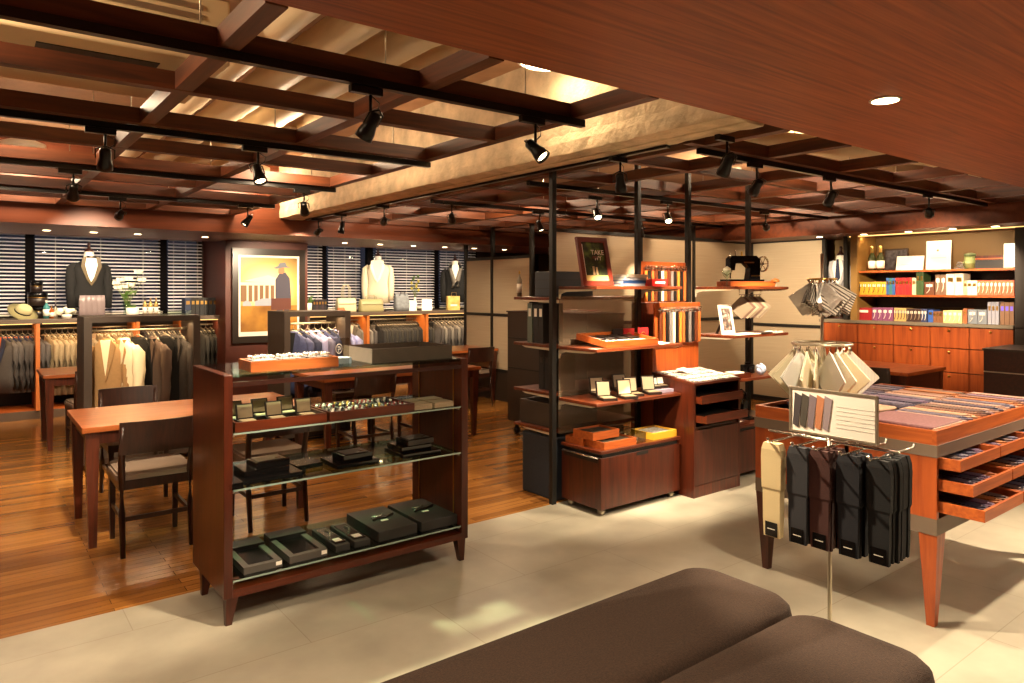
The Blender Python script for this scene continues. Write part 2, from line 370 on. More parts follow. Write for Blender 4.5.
# spotlights
def spot_light(parent,loc,tgt,e,ang=50,blend=.6,col=(1,.79,.54),r=.03):
    l=bpy.data.lights.new('spot','SPOT'); l.energy=e; l.spot_size=math.radians(ang); l.spot_blend=blend; l.color=col; l.shadow_soft_size=r
    o=bpy.data.objects.new('spot',l); C.objects.link(o); o.location=loc
    d=Vector(tgt)-Vector(loc); o.rotation_euler=d.to_track_quat('-Z','Y').to_euler()
    if parent: 
        o.parent=parent; o.location=Vector(loc)-parent.location; 
    return o
def spotlight(x,y,tgt,e,lb,drop=.15,ang=50):
    z=2.366
    t=T('track_spotlight',lb,'spotlight',(x,y,z))
    MB().box(-.09,.05,-.016,.016,-.03,0,bev=.003).put('adapter',black_m,t)
    MB().tube([(0,0,-.03),(0,0,-drop+.03)],.007,8).put('stem',black_m,t)
    h=Vector((0,0,-drop)); d=(Vector(tgt)-Vector((x,y,z-drop))).normalized()
    M=Matrix.Translation(h)@(-d).to_track_quat('Z','Y').to_matrix().to_4x4()
    y_=MB(); y_.tube([(-.042,0,.0),(-.042,0,.05),(0,0,.07),(.042,0,.05),(.042,0,0)],.004,6,M=M); y_.put('yoke',black_m,t)
    hd=MB().lathe([(.0,.055),(.018,.055),(.026,.045),(.027,.0),(.035,-.03),(.038,-.062),(.035,-.062),(.03,-.045),(.0,-.045)],20,M=M).put('lamp_head',black_m,t)
    MB().lathe([(.0,-.046),(.029,-.046),(.029,-.05),(0,-.05)],18,M=M).put('lens',lampE,hd)
    MB().tube([(.0,0,-.03),(.05,.02,-.05),(.04,.01,-.08),(.0,0,-drop+.04)],.003,5).put('cable',black_m,t)
    spot_light(t,Vector((x,y,z))+h+d*.075,tgt,e,ang)
SP=[ # x,y,target,energy,label
(1.30,2.63,(.6,4.2,0),110,'black spotlight hanging nearest the camera, above the display cabinet'),
(2.15,2.61,(2.66,1.45,.95),210,'black spotlight left of the concrete beam, beside the wood ceiling edge'),
(.56,4.12,(.7,5.3,.73),110,'black spotlight with looped cable on the second track, above the near table'),
(1.33,4.12,(1.6,3.0,0),330,'black spotlight on the second track, over the pale ducts'),
(.58,5.66,(.6,6.95,.9),110,'black spotlight at left on the third track'),
(1.09,7.15,(.9,10.2,1.35),130,'black spotlight in front of the blinds over the tuxedo mannequin'),
(2.16,7.0,(1.2,7.0,.9),110,'tilted black spotlight left of the concrete beam, over the coat rack'),
(2.2,5.66,(3.0,7.1,.8),100,'black spotlight at the far end of the concrete beam'),
(3.22,7.84,(3.3,9.8,1.5),170,'farthest black spotlight under the beam, aimed at the poster'),
(3.22,7.2,(3.0,7.2,1.0),90,'second farthest black spotlight under the beam'),
(3.22,6.22,(4.9,10.2,1.4),110,'black spotlight under the beam in front of the white jacket mannequin'),
(3.6,5.6,(5.3,8.2,.7),120,'black spotlight above the small table by the frosted partition'),
(4.77,5.72,(5.0,5.1,.6),60,'black spotlight in front of the tall left shelf posts'),
(4.41,4.5,(4.0,3.7,1.2),120,'black spotlight above the framed book on the top shelf'),
(5.17,4.34,(4.6,3.6,1.2),120,'black spotlight above the leather strap boards'),
(6.2,5.6,(6.6,5.9,1.2),50,'black spotlight close to the frosted partition wall'),
(6.69,4.3,(8.7,5.2,1.5),160,'black spotlight in front of the partition corner'),
(6.6,2.66,(8.7,3.4,1.5),170,'black spotlight facing the right wall shelves'),
(5.0,2.68,(5.4,3.5,1.15),140,'black spotlight over the fabric table by the wood ceiling edge'),
(3.22,2.3,(3.6,3.5,.6),130,'black spotlight at the near end of the concrete beam'),
(4.07,2.68,(4.55,3.7,1.32),185,'black spotlight right of the beam end, with doubled cable'),
(3.22,3.08,(3.85,3.5,.95),220,'black spotlight under the beam above the opened boxes'),
]
for x,y,tg,e,lb in SP: spotlight(x,y,tg,e*1.3,lb)
# recessed downlights
def downlight(x,y,z,lb,e=40,r=.055,ang=75,tgt=None,group=None):
    t=T('recessed_downlight',lb,'downlight',(x,y,z-.004),0,group)
    MB().lathe([(r+.012,-.001),(r+.012,.003),(r,.003),(r,-.001)],24).put('trim_ring',steel,t)
    MB().lathe([(r,-.004),(r,-.0012)],24).put('lens',lampE,t)
    if e: spot_light(t,(x,y,z-.02),tgt or (x,y,0),e,ang,.7,(1,.78,.53),.05)
downlight(3.27,1.5,2.4,'large round downlight in the wood ceiling over the sock stand',110,.055,100,(3.6,1.2,0))
downlight(5.6,.7,2.4,'round downlight in the wood ceiling beyond the right edge',480,.055,90,(4.2,1.5,0))
downlight(1.2,1.3,2.4,'added fill downlight in the wood ceiling above the sofa',90,.055,110,(1.1,2.6,0))  # added out of view to light the foreground
downlight(-.6,1.3,2.4,'added fill downlight in the wood ceiling at far left',90,.055,110,(0,2.6,0))  # added out of view as fill on the left
for x,y,w_ in ((-.5,-1.0,'behind the camera on the left'),(1.8,-1.0,'behind the camera in the middle'),(4.2,-.9,'right of the camera'),(6.6,-.6,'in the far right front corner'),(7.2,1.2,'by the tall dark cupboard')):
    downlight(x,y,2.4,'added fill downlight in the wood ceiling, '+w_,85,.055,140,(x,y,0))  # added unseen fill lights, bouncing off floor and front walls
for i,x in enumerate((-.4,.7,1.15,1.6,2.35,4.2,4.75,5.3,5.85,6.4,7.0)):
    downlight(x,9.3,2.2,'small round downlight in the soffit in front of the blinds, %s'%('far left','left of the tuxedo','over the tuxedo','over the lilies','over the black binders','beside the poster','over the handbags','over the white jacket','over the yellow flowers','over the grey mannequin','over the partition')[i],55,.035,95,(x,10.45,1.25))
for i,y in enumerate((2.75,3.15,3.6,4.1,4.65)):
    downlight(8.4,y,2.2,'small round downlight over the right wall shelves, %s'%('nearest the camera','above the white certificate','above the tilted white card','above the champagne bottles','over the light grey mannequin')[i],(10 if y>4.5 else 24),.035,75,(8.75,y,1.2))
strip=MB().box(-.01,.01,-1.0,1.0,-.01,0)
tag(strip.put('light_strip',stripE,None,None,(8.66,3.45,2.2)),'glowing strip under the soffit along the right wall shelves','strip light')
def area(loc,rot,sx,sy,e,col=(1,.66,.34)):
    l=bpy.data.lights.new('strip','AREA'); l.shape='RECTANGLE'; l.size=sx; l.size_y=sy; l.energy=e; l.color=col
    o=bpy.data.objects.new('strip',l); C.objects.link(o); o.location=loc; o.rotation_euler=rot; return o
area((8.72,3.45,2.18),(0,math.radians(-20),0),.03,1.9,5)
#@@FURN
# ================= FURNITURE =================
def round_rect(x0,x1,y0,y1,r,n=5):
    p=[]
    for cx,cy,a in ((x1-r,y0+r,-90),(x1-r,y1-r,0),(x0+r,y1-r,90),(x0+r,y0+r,180)):
        for k in range(n+1):
            t=math.radians(a+90*k/n); p.append((cx+r*math.cos(t),cy+r*math.sin(t)))
    return p
# ---- display cabinet ----
dc=T('display_cabinet','reddish brown open display cabinet with glass shelves, standing in the foreground','display cabinet',(1.6,3.56,0))
for s,xa,xb in ((-1,-.67,-.63),(1,.625,.67)):
    MB().box(xa,xb,-.2,.36,.13,1.155,bev=.003).put('side_panel',mahog,dc)
MB().box(-.63,.63,-.2,.36,.13,.165).put('bottom_panel',mahog_h,dc)
MB().box(-.63,.63,-.2,-.17,1.1,1.12).put('front_rail',walnut_dk,dc); MB().box(-.63,.63,.33,.36,1.1,1.12).put('back_rail',walnut_dk,dc)
MB().box(-.625,.62,-.2,.36,1.1405,1.1555).put('glass_top',tinted,dc)
for z in (.877,.617,.2):
    MB().box(-.627,.622,-.195,.35,z,z+.008).put('glass_shelf',tinted,dc); MB().box(-.627,.622,-.198,-.1955,z,z+.008).put('polished_edge',mat('polished glass edge',(150,170,160),.15,.3),dc)
    rr=MB()
    for x in (-.625,.615): rr.tube([(x,-.19,z-.006),(x,.34,z-.006)],.005,6)
    rr.put('shelf_support',steel,dc)
s_=MB()
for x in (-.628,.6215):
    for y in (-.12,.27): s_.box(x-.001,x+.002,y-.004,y+.004,.2,1.1)
s_.put('shelf_strip',brass,dc)
for x in (-.63,.63):
    for y in (-.165,.25): MB().taper(x,y,0,.13,.028,.055,dx=.012*(1 if x>0 else -1)).put('leg',mahog,dc)
# ---- tables ----
def table(name,label,loc,w,d,h=.73,top=tabletop_w,leg=walnut):
    t=T(name,label,'table',loc)
    MB().box(-w/2,w/2,-d/2,d/2,h-.035,h,bev=.003).put('table_top',top,t)
    a=MB(); a.box(-w/2+.05,w/2-.05,-d/2+.04,-d/2+.06,h-.11,h-.036); a.box(-w/2+.05,w/2-.05,d/2-.06,d/2-.04,h-.11,h-.036)
    a.box(-w/2+.04,-w/2+.06,-d/2+.06,d/2-.06,h-.11,h-.036); a.box(w/2-.06,w/2-.04,-d/2+.06,d/2-.06,h-.11,h-.036); a.put('apron',leg,t)
    for x in (-1,1):
        for y in (-1,1): MB().taper(x*(w/2-.055),y*(d/2-.055),0,h-.036,.04,.075,dx=-.006*x).put('leg',leg,t)
    return t
table('wooden_table','wooden table at left with a polished top, behind the display cabinet, nearest the camera',(1.24,5.25,0),1.4,.8)
table('wooden_table','small wooden table at far left, partly hidden by the coat rack',(1.05,8.4,0),.95,.75)
table('wooden_table','long wooden table seen between the display cabinet and the suit rack',(3.45,6.55,0),1.75,.8)
table('wooden_table','dark wooden table against the frosted partition, beside the rack of grey jackets',(5.3,8.25,0),1.05,.75)
lw=table('wooden_table','low table with orange-brown top in front of the right wall drawers',(7.72,3.55,0),.9,.85,.73,cherry_h)
for x in (-.43,.41): MB().box(x,x+.02,-.39,.39,.12,.694).put('side_panel',walnut_dk,lw)
MB().box(-.41,.41,-.4,-.38,.3,.694).put('modesty_panel',walnut_dk,lw)
seatm=mat('grey taupe seat fabric',(122,104,88),.8,bump=.2)
def chair(label,loc,rz):
    t=T('dining_chair',label,'chair',loc,rz,'wooden dining chairs')
    # front = +Y ; back at -Y
    s=MB(); s.prism(round_rect(-.21,.21,-.19,.22,.05),'Z',.435,.462); s.prism(round_rect(-.2,.2,-.18,.21,.05),'Z',.462,.478); s.put('seat',seatm,t)
    f=MB(); f.box(-.2,.2,.18,.2,.38,.434); f.box(-.2,.2,-.19,-.17,.38,.434); f.box(-.2,-.18,-.17,.18,.38,.434); f.box(.18,.2,-.17,.18,.38,.434); f.put('seat_frame',chairwood,t)
    for x in (-1,1):
        MB().taper(x*.18,.18,0,.434,.024,.036).put('leg',chairwood,t)
        MB().tube([(x*.185,-.235,0),(x*.185,-.195,.25),(x*.185,-.185,.45),(x*.19,-.22,.62),(x*.19,-.25,.76)],[.014,.018,.02,.017,.013],8).put('leg',chairwood,t)
        MB().box(x*.18-.008,x*.18+.008,-.18,.17,.2,.225).put('stretcher',chairwood,t)
    MB().box(-.17,.17,-.205,-.19,.2,.225).put('stretcher',chairwood,t)
    n=10; b=MB(); rs=[]
    for k in range(n+1):
        u=-1+2*k/n; x=u*.205; y=-.245-.03*(1-u*u)
        rs.append([(x,y+.012,.595),(x,y+.03,.595),(x,y+.005,.785),(x,y-.012,.785)])
    b.rings(rs); 
    o=b.put('backrest',chairwood,t)
    for f_ in o.data.polygons: f_.use_smooth=False
    return t
ch=chair('dark wooden chair with taupe seat tucked under the near table, left of the display cabinet',(.9,4.83,0),0)
for lb,loc,rz in (
 ('wooden chair behind the display cabinet, tucked under the right end of the near table',(1.62,4.83,0),0),
 ('wooden chair on the window side of the near table, left end',(1.0,5.95,0),PI),
 ('wooden chair at the small far left table, beside the coat rack',(.98,7.95,0),.1),
 ('wooden chair at the long middle table, left of two backs seen over the cufflink trays',(2.95,6.1,0),0),
 ('wooden chair at the long middle table, right of two backs seen over the cufflink trays',(3.6,6.1,0),0),
 ('wooden chair at the window side of the long middle table',(3.2,7.05,0),PI),
 ('wooden chair at the dark table by the frosted partition',(5.35,7.85,0),0),
 ('wooden chair seen behind the right fabric table, at the low orange-brown table',(7.3,3.4,0),-PI/2)): dup(ch,loc,rz,lb)
# ---- ottoman sofa ----
sofam=mat('brown tweed upholstery',(54,37,25),.95,var=.4,vs=160,bump=.5,bs=240)
def bench(y0,y1,label,x1=2.42):
    x0=.2; t=T('ottoman_bench',label,'bench',((x0+x1)/2,(y0+y1)/2,0),0,None)
    w,d=(x1-x0)/2,(y1-y0)/2; rs=[]
    for z,i,r in ((.13,.012,.1),(.14,.0,.11),(.36,.0,.11),(.395,.006,.11),(.415,.025,.1),(.422,.06,.08),(.426,.16,.04)):
        rs.append([(p[0],p[1],z) for p in round_rect(-w+i,w-i,-d+i,d-i,max(.02,r),6)])
    MB().rings(rs).put('cushion',sofam,t)
    MB().box(-w+.06,w-.06,-d+.05,d-.05,.08,.13).put('base',walnut_dk,t)
    for x in (-w+.15,w-.15):
        for y in (-d+.1,d-.1): MB().lathe([(.02,0),(.028,.08)],12,c=(x,y,0)).put('leg',black_m,t)
bench(1.395,1.875,'brown upholstered bench in the foreground, the one nearer the display cabinet')
bench(.9,1.385,'brown upholstered bench in the foreground, at the bottom edge of the picture',2.37)
# ---- wall racks ----
rackm=mat('rack grey brown',(92,76,62),.5); rackback=mat('rack back',(38,30,26),.7); lit=mat('lit rack divider',(186,104,44),.5)  # inner dividers: the warm glow on them is put into the orange
def wall_rack(label,x0,x1,divs):
    t=T('wall_clothes_rack',label,'clothes rack',((x0+x1)/2,10.45,0)); cx=(x0+x1)/2
    MB().box(x0-cx,x1-cx,-.35,.38,1.14,1.19,bev=.004).put('counter_top',rackm,t)
    MB().box(x0-cx,x1-cx,-.3,.38,0,.1).put('plinth',rackm,t)
    MB().box(x0-cx,x1-cx,-.28,.3,.1,.104).put('inner_shelf',cherry_h,t)
    MB().box(x0-cx,x1-cx,.33,.36,.1,1.14).put('back_panel',rackback,t)
    for i,x in enumerate(divs): MB().box(x-cx-.02,x-cx+.02,-.34,.33,.104,1.14).put('divider',lit if 0<i<len(divs)-1 else rackm,t)
    for a,b in zip(divs,divs[1:]):
        MB().tube([(a-cx+.02,0,1.06),(b-cx-.02,0,1.06)],.011,8).put('hanging_rail',steel,t)
        MB().box(a-cx+.05,b-cx-.05,-.26,-.235,1.128,1.139).put('strip_light',stripE,t)
        area(((a+b)/2,10.22,1.12),(math.radians(25),0,0),b-a-.1,.03,2*(b-a))
    return t
Yf=10.12
D1=[-1.2,WX(38,Yf),WX(90,Yf),WX(138,Yf),WX(186,Yf),WX(226,Yf)]
D2=[4.0,WX(368,Yf),WX(427,Yf),7.3]
wall_rack('built-in clothes rack along the windows, left of the poster',-1.22,WX(226,Yf)+.02,D1)
wall_rack('built-in clothes rack along the windows, right of the poster',3.9,7.32,D2)
def island_rack(label,x0,x1,y0,y1,h):
    t=T('clothes_rack',label,'clothes rack',((x0+x1)/2,(y0+y1)/2,0)); w,d=(x1-x0)/2,(y1-y0)/2
    for s in (-1,1): MB().box(s*w-.03 if s<0 else w-.03,s*w+.03 if s<0 else w+.03,-d,d,.09,h-.05).put('side_panel',dgrey,t)
    MB().box(-w-.03,w+.03,-d,d,h-.05,h).put('top_panel',dgrey,t); MB().box(-w-.03,w+.03,-d,d,.05,.09).put('bottom_panel',dgrey,t)
    MB().tube([(-w+.03,0,h-.13),(w-.03,0,h-.13)],.011,8).put('hanging_rail',steel,t)
    MB().box(-w+.05,w-.05,d-.04,d-.02,h-.062,h-.051).put('strip_light',stripE,t)
    for a in (-1,1):
        for b in (-1,1): MB().lathe([(.025,0),(.025,.05)],12,c=(a*(w-.05),b*(d-.06),0)).put('caster',black_m,t)
    area(((x0+x1)/2,(y0+y1)/2-.1,h-.07),(0,0,0),x1-x0-.1,.03,3.5)
island_rack('free-standing rack with a tan coat and two black jackets, by the near table',.82,1.69,6.97,7.45,1.31)
island_rack('free-standing rack of blue and lilac suit jackets in front of the poster',2.55,3.2,7.0,7.5,1.32)
# ---- jackets ----
def jacket_mb(w,t,L,sl=True,openv=.26,n=14):
    b=MB(); z0=-.09
    def ring(z,ww,tt,y=0): return [(ww*math.copysign(abs(math.cos(a))**.8,math.cos(a)),y+tt*math.copysign(abs(math.sin(a))**.8,math.sin(a)),z) for a in (2*PI*k/n for k in range(n))]
    b.rings([ring(-L,w*.95,t*.95),ring(-L*.75,w*.93,t),ring(-L*.55,w*.78,t*.92),ring(-L*.33,w*.95,t*1.1),ring(z0-.1,w*.98,t*1.0),ring(z0-.055,w*.84,t*.8),ring(z0-.02,w*.55,t*.68),ring(z0+.005,w*.34,t*.58),ring(z0+.03,w*.28,t*.5)])
    if sl:
        for s in (-1,1):
            b.tube([(s*w*.74,0,z0-.05),(s*w*.98,0,z0-.1),(s*w*1.04,-t*.1,z0-.25),(s*w*1.06,-t*.25,z0-.42),(s*w*1.02,-t*.5,z0-.6)],[min(.034,t*.6),min(.054,t*.95),min(.058,t*.95),min(.052,t*.85),min(.044,t*.8)],9)
    return b
def jacket(label,group,mb_,ms,L=.72,w=.22,t=.045,cat='jacket',name='suit_jacket',ml=None,loc=(0,0,0),rz=0):
    o=jacket_mb(w,t,L).put(name,mb_,None,None,loc,rz); tag(o,label,cat,group)
    y=-t*1.12; z0=-.075
    MB().prism([(-w*.3,z0),(w*.3,z0),(w*.12,z0-.2),(0,z0-.32),(-w*.12,z0-.2)],'Y',y-.002,y+t*.9).put('shirt_front',ms,o)
    l=MB()
    for s in (-1,1): l.prism([(s*w*.28,z0+.01),(s*w*.52,z0-.04),(s*w*.4,z0-.16),(s*w*.02,z0-.37),(s*w*.0,z0-.33)],'Y',y-.008,y-.001)
    l.put('lapel',ml or mb_,o)
    h=MB(); h.tube([(-w*.5,0,-.1),(0,0,-.035),(w*.5,0,-.1)],.006,6); h.tube([(0,0,-.035),(0,0,.0),(.02,0,.022),(.035,0,.0)],.0028,6)
    h.put('hanger',steel,o)
    return o
greyF=mat('grey wool',(72,67,64),.9,var=.12,vs=60); greyD=mat('charcoal wool',(34,31,29),.9,var=.15,vs=60); beigeF=mat('beige wool',(138,120,90),.9,var=.1,vs=50)
blackF=mat('black wool',(11,10,10),.9); oliveF=mat('dark olive wool',(44,40,32),.9,var=.1,vs=50); blueF=mat('blue wool',(58,64,98),.85,var=.1,vs=50); lilacF=mat('lilac wool',(136,136,172),.85); navyF=mat('navy wool',(34,40,66),.85)
silverF=mat('light grey wool',(112,106,98),.9,var=.1,vs=50); tanF=mat('tan wool coat',(150,116,74),.9,var=.06,vs=40); creamF=mat('cream wool',(222,206,170),.9); shirtW=mat('shirt white',(230,224,212),.7); orangeF=mat('orange lining',(196,96,40),.7); brownF=mat('spotlit black wool',(86,70,60),.9)  # the brown grey is black cloth with spot light put into its colour
def row(px0,px1,n,Y,z,mats,ms,label,group,rz=-.85,L=.7,w=.2,t=.035,ml=None,jit=.06):
    src={}
    for i in range(n):
        px=px0+(px1-px0)*(i+.5)/n; x=WX(px,Y); m=mats[i%len(mats)]
        r=rz+R.uniform(-jit,jit)
        if m.name not in src: src[m.name]=jacket(label,group,m,ms,L,w,t,ml=ml,loc=(x,Y,z),rz=r)
        else: dup(src[m.name],(x,Y,z),r,label,group)
row(-2,36,7,10.42,1.05,[greyF],orangeF,'grey suit jacket with dark vest, in the leftmost bay of the window rack','grey jackets in the leftmost bay',ml=navyF,L=.74,rz=-.75)
row(42,88,8,10.42,1.05,[beigeF],greyD,'beige jacket in the second bay of the window rack, left of the coat rack','beige jackets in the second bay',L=.8,rz=-1.0)
row(93,134,6,10.42,1.05,[beigeF],creamF,'beige jacket in the window rack seen over the tan coat','beige jackets seen through the coat rack',rz=-1.0)
row(142,184,8,10.42,1.05,[greyF,silverF],greyD,'grey jacket in the window rack seen over the two black jackets','grey jackets seen through the coat rack',rz=-1.1)
row(194,222,6,10.42,1.05,[oliveF],silverF,'dark olive suit jacket in the window rack bay beside the poster','dark olive jackets left of the poster',rz=-1.0,L=.85,jit=.03)
row(350,366,4,10.42,1.05,[silverF,greyF],shirtW,'light grey jacket in the window rack between the lilac suits and the dark suits','light grey jackets right of the suit rack',rz=-.9)
row(373,424,20,10.42,1.05,[greyD,oliveF],silverF,'dark suit jacket in the closely packed bay of the window rack, right of the poster','dark jackets in the packed bay',rz=-1.1,jit=.02,t=.028,L=.8)
row(430,466,11,10.42,1.05,[greyF,silverF],blackF,'grey jacket in the last window rack bay, above the small dark table','grey jackets beside the frosted partition',rz=-.9,L=.8)
row(290,346,8,7.25,1.17,[blueF,navyF,lilacF,lilacF],blackF,'blue or lilac suit jacket with dark lining on the free-standing rack before the poster','blue and lilac suit jackets',rz=-.85,L=.75,t=.04)
Yr=7.2
jacket('open tan wool coat with lapels and a spotlit sleeve, front of the free-standing rack',None,tanF,creamF,L=.86,w=.155,t=.055,cat='coat',name='wool_coat',loc=(WX(108,Yr),Yr,1.17),rz=-.45)
o=jacket('cream coat added as the spotlit sleeve of the tan coat',None,creamF,tanF,L=.84,w=.2,t=.06,cat='coat',name='wool_coat',loc=(WX(124,Yr),Yr+.0,1.17),rz=-1.1)  # extra coat, its cream stands for spot light on the tan sleeve
jacket('black jacket with a spotlit sleeve, in the middle of the free-standing rack',None,blackF,blackF,L=.84,w=.21,t=.055,loc=(WX(139,Yr),Yr+.03,1.17),rz=-.5)
jacket('brown grey jacket added as the spotlit sleeve of the middle black jacket',None,brownF,blackF,L=.82,w=.19,t=.05,loc=(WX(154,Yr),Yr-.0,1.17),rz=-1.2)  # extra jacket, its paler colour stands for light on a black sleeve
jacket('black jacket at the right end of the free-standing coat rack',None,blackF,blackF,L=.84,w=.2,t=.05,loc=(WX(166,Yr),Yr+.03,1.17),rz=-.5)
jacket('grey jacket added as the spotlit sleeve of the right black jacket',None,greyF,blackF,L=.82,w=.18,t=.045,loc=(WX(180,Yr),Yr,1.17),rz=-1.2)  # extra jacket in grey, standing for the lit sleeve beside it
# ---- frosted partition ----
def part_wall(label,axis,fix,a0,a1,posts,ztop,zmid,zlow,tall):
    c=(fix,(a0+a1)/2,0) if axis=='Y' else ((a0+a1)/2,fix,0)
    t=T('glass_partition',label,'partition',c); m=(a0+a1)/2
    def bx(mb,u0,u1,v,z0,z1):
        if axis=='Y': mb.box(-v,v,u0-m,u1-m,z0,z1)
        else: mb.box(u0-m,u1-m,-v,v,z0,z1)
        return mb
    for p in posts: bx(MB(),p-.022,p+.022,.025,0,tall).put('post',post_m,t)
    ps=posts
    for u0,u1 in zip(ps,ps[1:]):
        bx(MB(),u0+.022,u1-.022,.006,zmid+.02,ztop-.02).put('upper_panel',frost,t)
        bx(MB(),u0+.022,u1-.022,.006,zlow+.02,zmid-.02).put('lower_panel',frost,t)
        bx(MB(),u0+.022,u1-.022,.015,.0,zlow-.02).put('base_panel',darkpanel,t)
        for z in (ztop,zmid,zlow): bx(MB(),u0+.022,u1-.022,.02,z-.02,z+.02).put('rail',post_m,t)
part_wall('frosted glass partition beside the window racks, behind the small dark table','Y',5.87,7.2,8.74,[7.2,8.07,8.74],1.98,1.19,.42,2.42)
part_wall('long frosted glass partition behind the shelving units','X',5.9,5.1,8.76,[5.1,WX(640,5.9),WX(690,5.9)+.06,8.74],2.2,1.15,.06,2.42)
part_wall('frosted glass partition running from the corner toward the right wall shelves','Y',8.76,4.78,5.87,[4.78,5.84],2.2,1.06,.06,2.42)
# ---- rolling cabinet ----
rc=T('rolling_cabinet','dark brown cabinet on casters behind the left end of the shelving','cabinet',(4.9,5.5,0))
MB().box(-.25,.25,-.62,.62,.13,1.3,bev=.003).put('body',dgrey,rc); MB().box(-.26,.26,-.63,.63,1.3,1.315).put('top',walnut_dk,rc)
for z in (.7,1.02): MB().box(-.256,-.25,-.6,.6,z,z+.012).put('edge_groove',blackbox,rc)
for x in (-.2,.2):
    for y in (-.52,.0,.52):
        MB().tube([(x-.02,y,.035),(x+.02,y,.035)],.035,12).box(x-.012,x+.012,y-.02,y+.02,.06,.13).put('caster',black_m,rc)
# ---- gondola shelving ----
bracketm=mat('satin bracket',(206,196,172),.35,.3)
boardm=wood('shelf board',(70,28,14),(120,56,26),'X',3)
def shelving(label,x0,x1,postx,fr,bk,name='shelving_unit'):
    t=T(name,label,'shelf',((x0+x1)/2,3.87,0)); cx=(x0+x1)/2; w=(x1-x0)/2
    for p,ht in postx: MB().box(p-cx-.02,p-cx+.02,-.02,.02,0,ht,bev=.003).put('post',post_m,t)
    for side,zs in ((-1,fr),(1,bk)):
        for z in zs:
            ya,yb=(-.42,-.03) if side<0 else (.03,.5)
            MB().box(-w,w,ya,yb,z-.022,z,bev=.003).put('shelf_board',boardm,t)
            for e in (-1,1):
                xx=e*(w-.012)
                MB().prism([(side*.025,z-.023),(side*.4,z-.023),(side*.36,z-.034),(side*.09,z-.04),(side*.04,z-.055),(side*.025,z-.09)],'X',xx-.008,xx+.008).put('bracket',bracketm,t)
    return t
g1=shelving('tall shelving unit with the framed book and opened boxes, left of the drawer pedestal',3.38,4.28,[(3.35,2.41),(4.245,2.6)],[1.57,1.14,.77],[1.49,1.14,.79,.52])
g2=shelving('tall shelving unit with the sewing machine, right of the drawer pedestal',4.93,5.72,[(4.87,2.6),(5.74,2.6)],[1.57,1.17,.81],[])
smoke=mat('smoked back panel',(150,132,108),.35,alpha=.42)
MB().box(-.42,.39,-.004,.004,.5,1.5).put('back_panel',smoke,g1)
def cart(label,x0,x1,y0,y1,h):
    t=T('rolling_drawer_box',label,'drawer box',((x0+x1)/2,(y0+y1)/2,0)); w,d=(x1-x0)/2,(y1-y0)/2
    MB().box(-w,w,-d,d,.05,h-.05,bev=.002).put('body',mahog,t)
    MB().box(-w-.006,w+.006,-d-.006,d,h-.022,h,bev=.003).put('top',mahog_h,t)
    MB().box(-w+.02,w-.02,-d+.01,d,h-.05,h-.022).put('shadow_gap',blackbox,t)
    MB().box(-.06,.06,-d-.002,-d+.01,h-.075,h-.052).put('grip_slot',blackbox,t)
    MB().box(-w-.002,-w+.008,-d+.03,d-.03,h-.085,h-.055).put('side_slot',blackbox,t); MB().tube([(-w-.008,-d+.02,h-.052),(-w-.008,d-.02,h-.052)],.005,6).put('side_handle',chrome,t)
    for x in (-w+.05,w-.05):
        for y in (-d+.05,d-.05): MB().tube([(x-.015,y,.025),(x+.015,y,.025)],.025,12).put('caster',steel,t)
cart('low mahogany drawer box on casters under the left shelving unit, with trays on top',3.4,4.22,3.43,3.83,.45)
cart('low mahogany drawer box under the right shelving unit, below the black lamp',4.93,5.7,3.43,3.83,.44)
# pedestal
pd=T('drawer_pedestal','mahogany pedestal with two pulled out drawers and a sample board top, between the shelving units','drawer pedestal',(4.545,3.52,0))
b=MB(); b.prism([(-.19,0),(.2,0),(.2,.88),(-.19,.835)],'X',-.285,-.265); b.prism([(-.19,0),(.2,0),(.2,.88),(-.19,.835)],'X',.265,.285)
b.box(-.265,.265,-.175,.2,0,.52); b.box(-.265,.265,.18,.2,.52,.86)
b.put('carcass',mahog,pd)
MB().box(-.262,.262,-.19,-.176,.09,.5).put('door',mahog,pd); MB().box(-.262,.262,-.188,-.178,.0,.085).put('kick_board',walnut,pd)
tp=MB(); tp.prism([(-.195,.835),(.21,.882),(.21,.9),(-.195,.853)],'X',-.29,.29); tp.put('top',mahog_h,pd)
for z,pull in ((.56,.09),(.7,.05)):
    d=MB(); d.box(-.255,.255,-.19-pull,-.175-pull,z,z+.06); d.box(-.255,-.243,-.175-pull,.17,z,z+.05); d.box(.243,.255,-.175-pull,.17,z,z+.05); d.box(-.243,.243,-.175-pull,.17,z,z+.008)
    dr=d.put('drawer',mahog_h,pd); MB().box(-.24,.24,-.17-pull,.16,z+.0085,z+.035).put('dark_liner',blackbox,dr)
tw=T('display_tower','orange-brown stepped tower behind the drawer pedestal carrying the strap boards','display tower',(4.545,3.84,0))
MB().box(-.285,.285,-.11,.12,0,1.11,bev=.002).put('tower_body',cherry,tw)
MB().box(-.275,.275,.01,.12,1.11,1.44,bev=.002).put('upper_step',walnut,tw)
def strap_board(label,y,z,h,cols):
    t=T('strap_board',label,'strap display',(4.545,y,z))
    MB().box(-.28,.28,0,.015,0,h,bev=.002).put('board',cherry,t)
    MB().tube([(-.26,-.02,h-.055),(.26,-.02,h-.055)],.006,8).put('rail',chrome,t)
    n=13
    for i in range(n):
        x=-.24+.04*i; c=cols[i%len(cols)]
        st=MB().box(x-.014,x+.014,-.028,-.018,.01,h-.075,bev=.002).put('strap',c,t)
        MB().tube([(x-.012,-.03,h-.075),(x-.012,-.036,h-.035),(x+.012,-.036,h-.035),(x+.012,-.03,h-.075)],.0045,6).put('buckle',chrome,st)
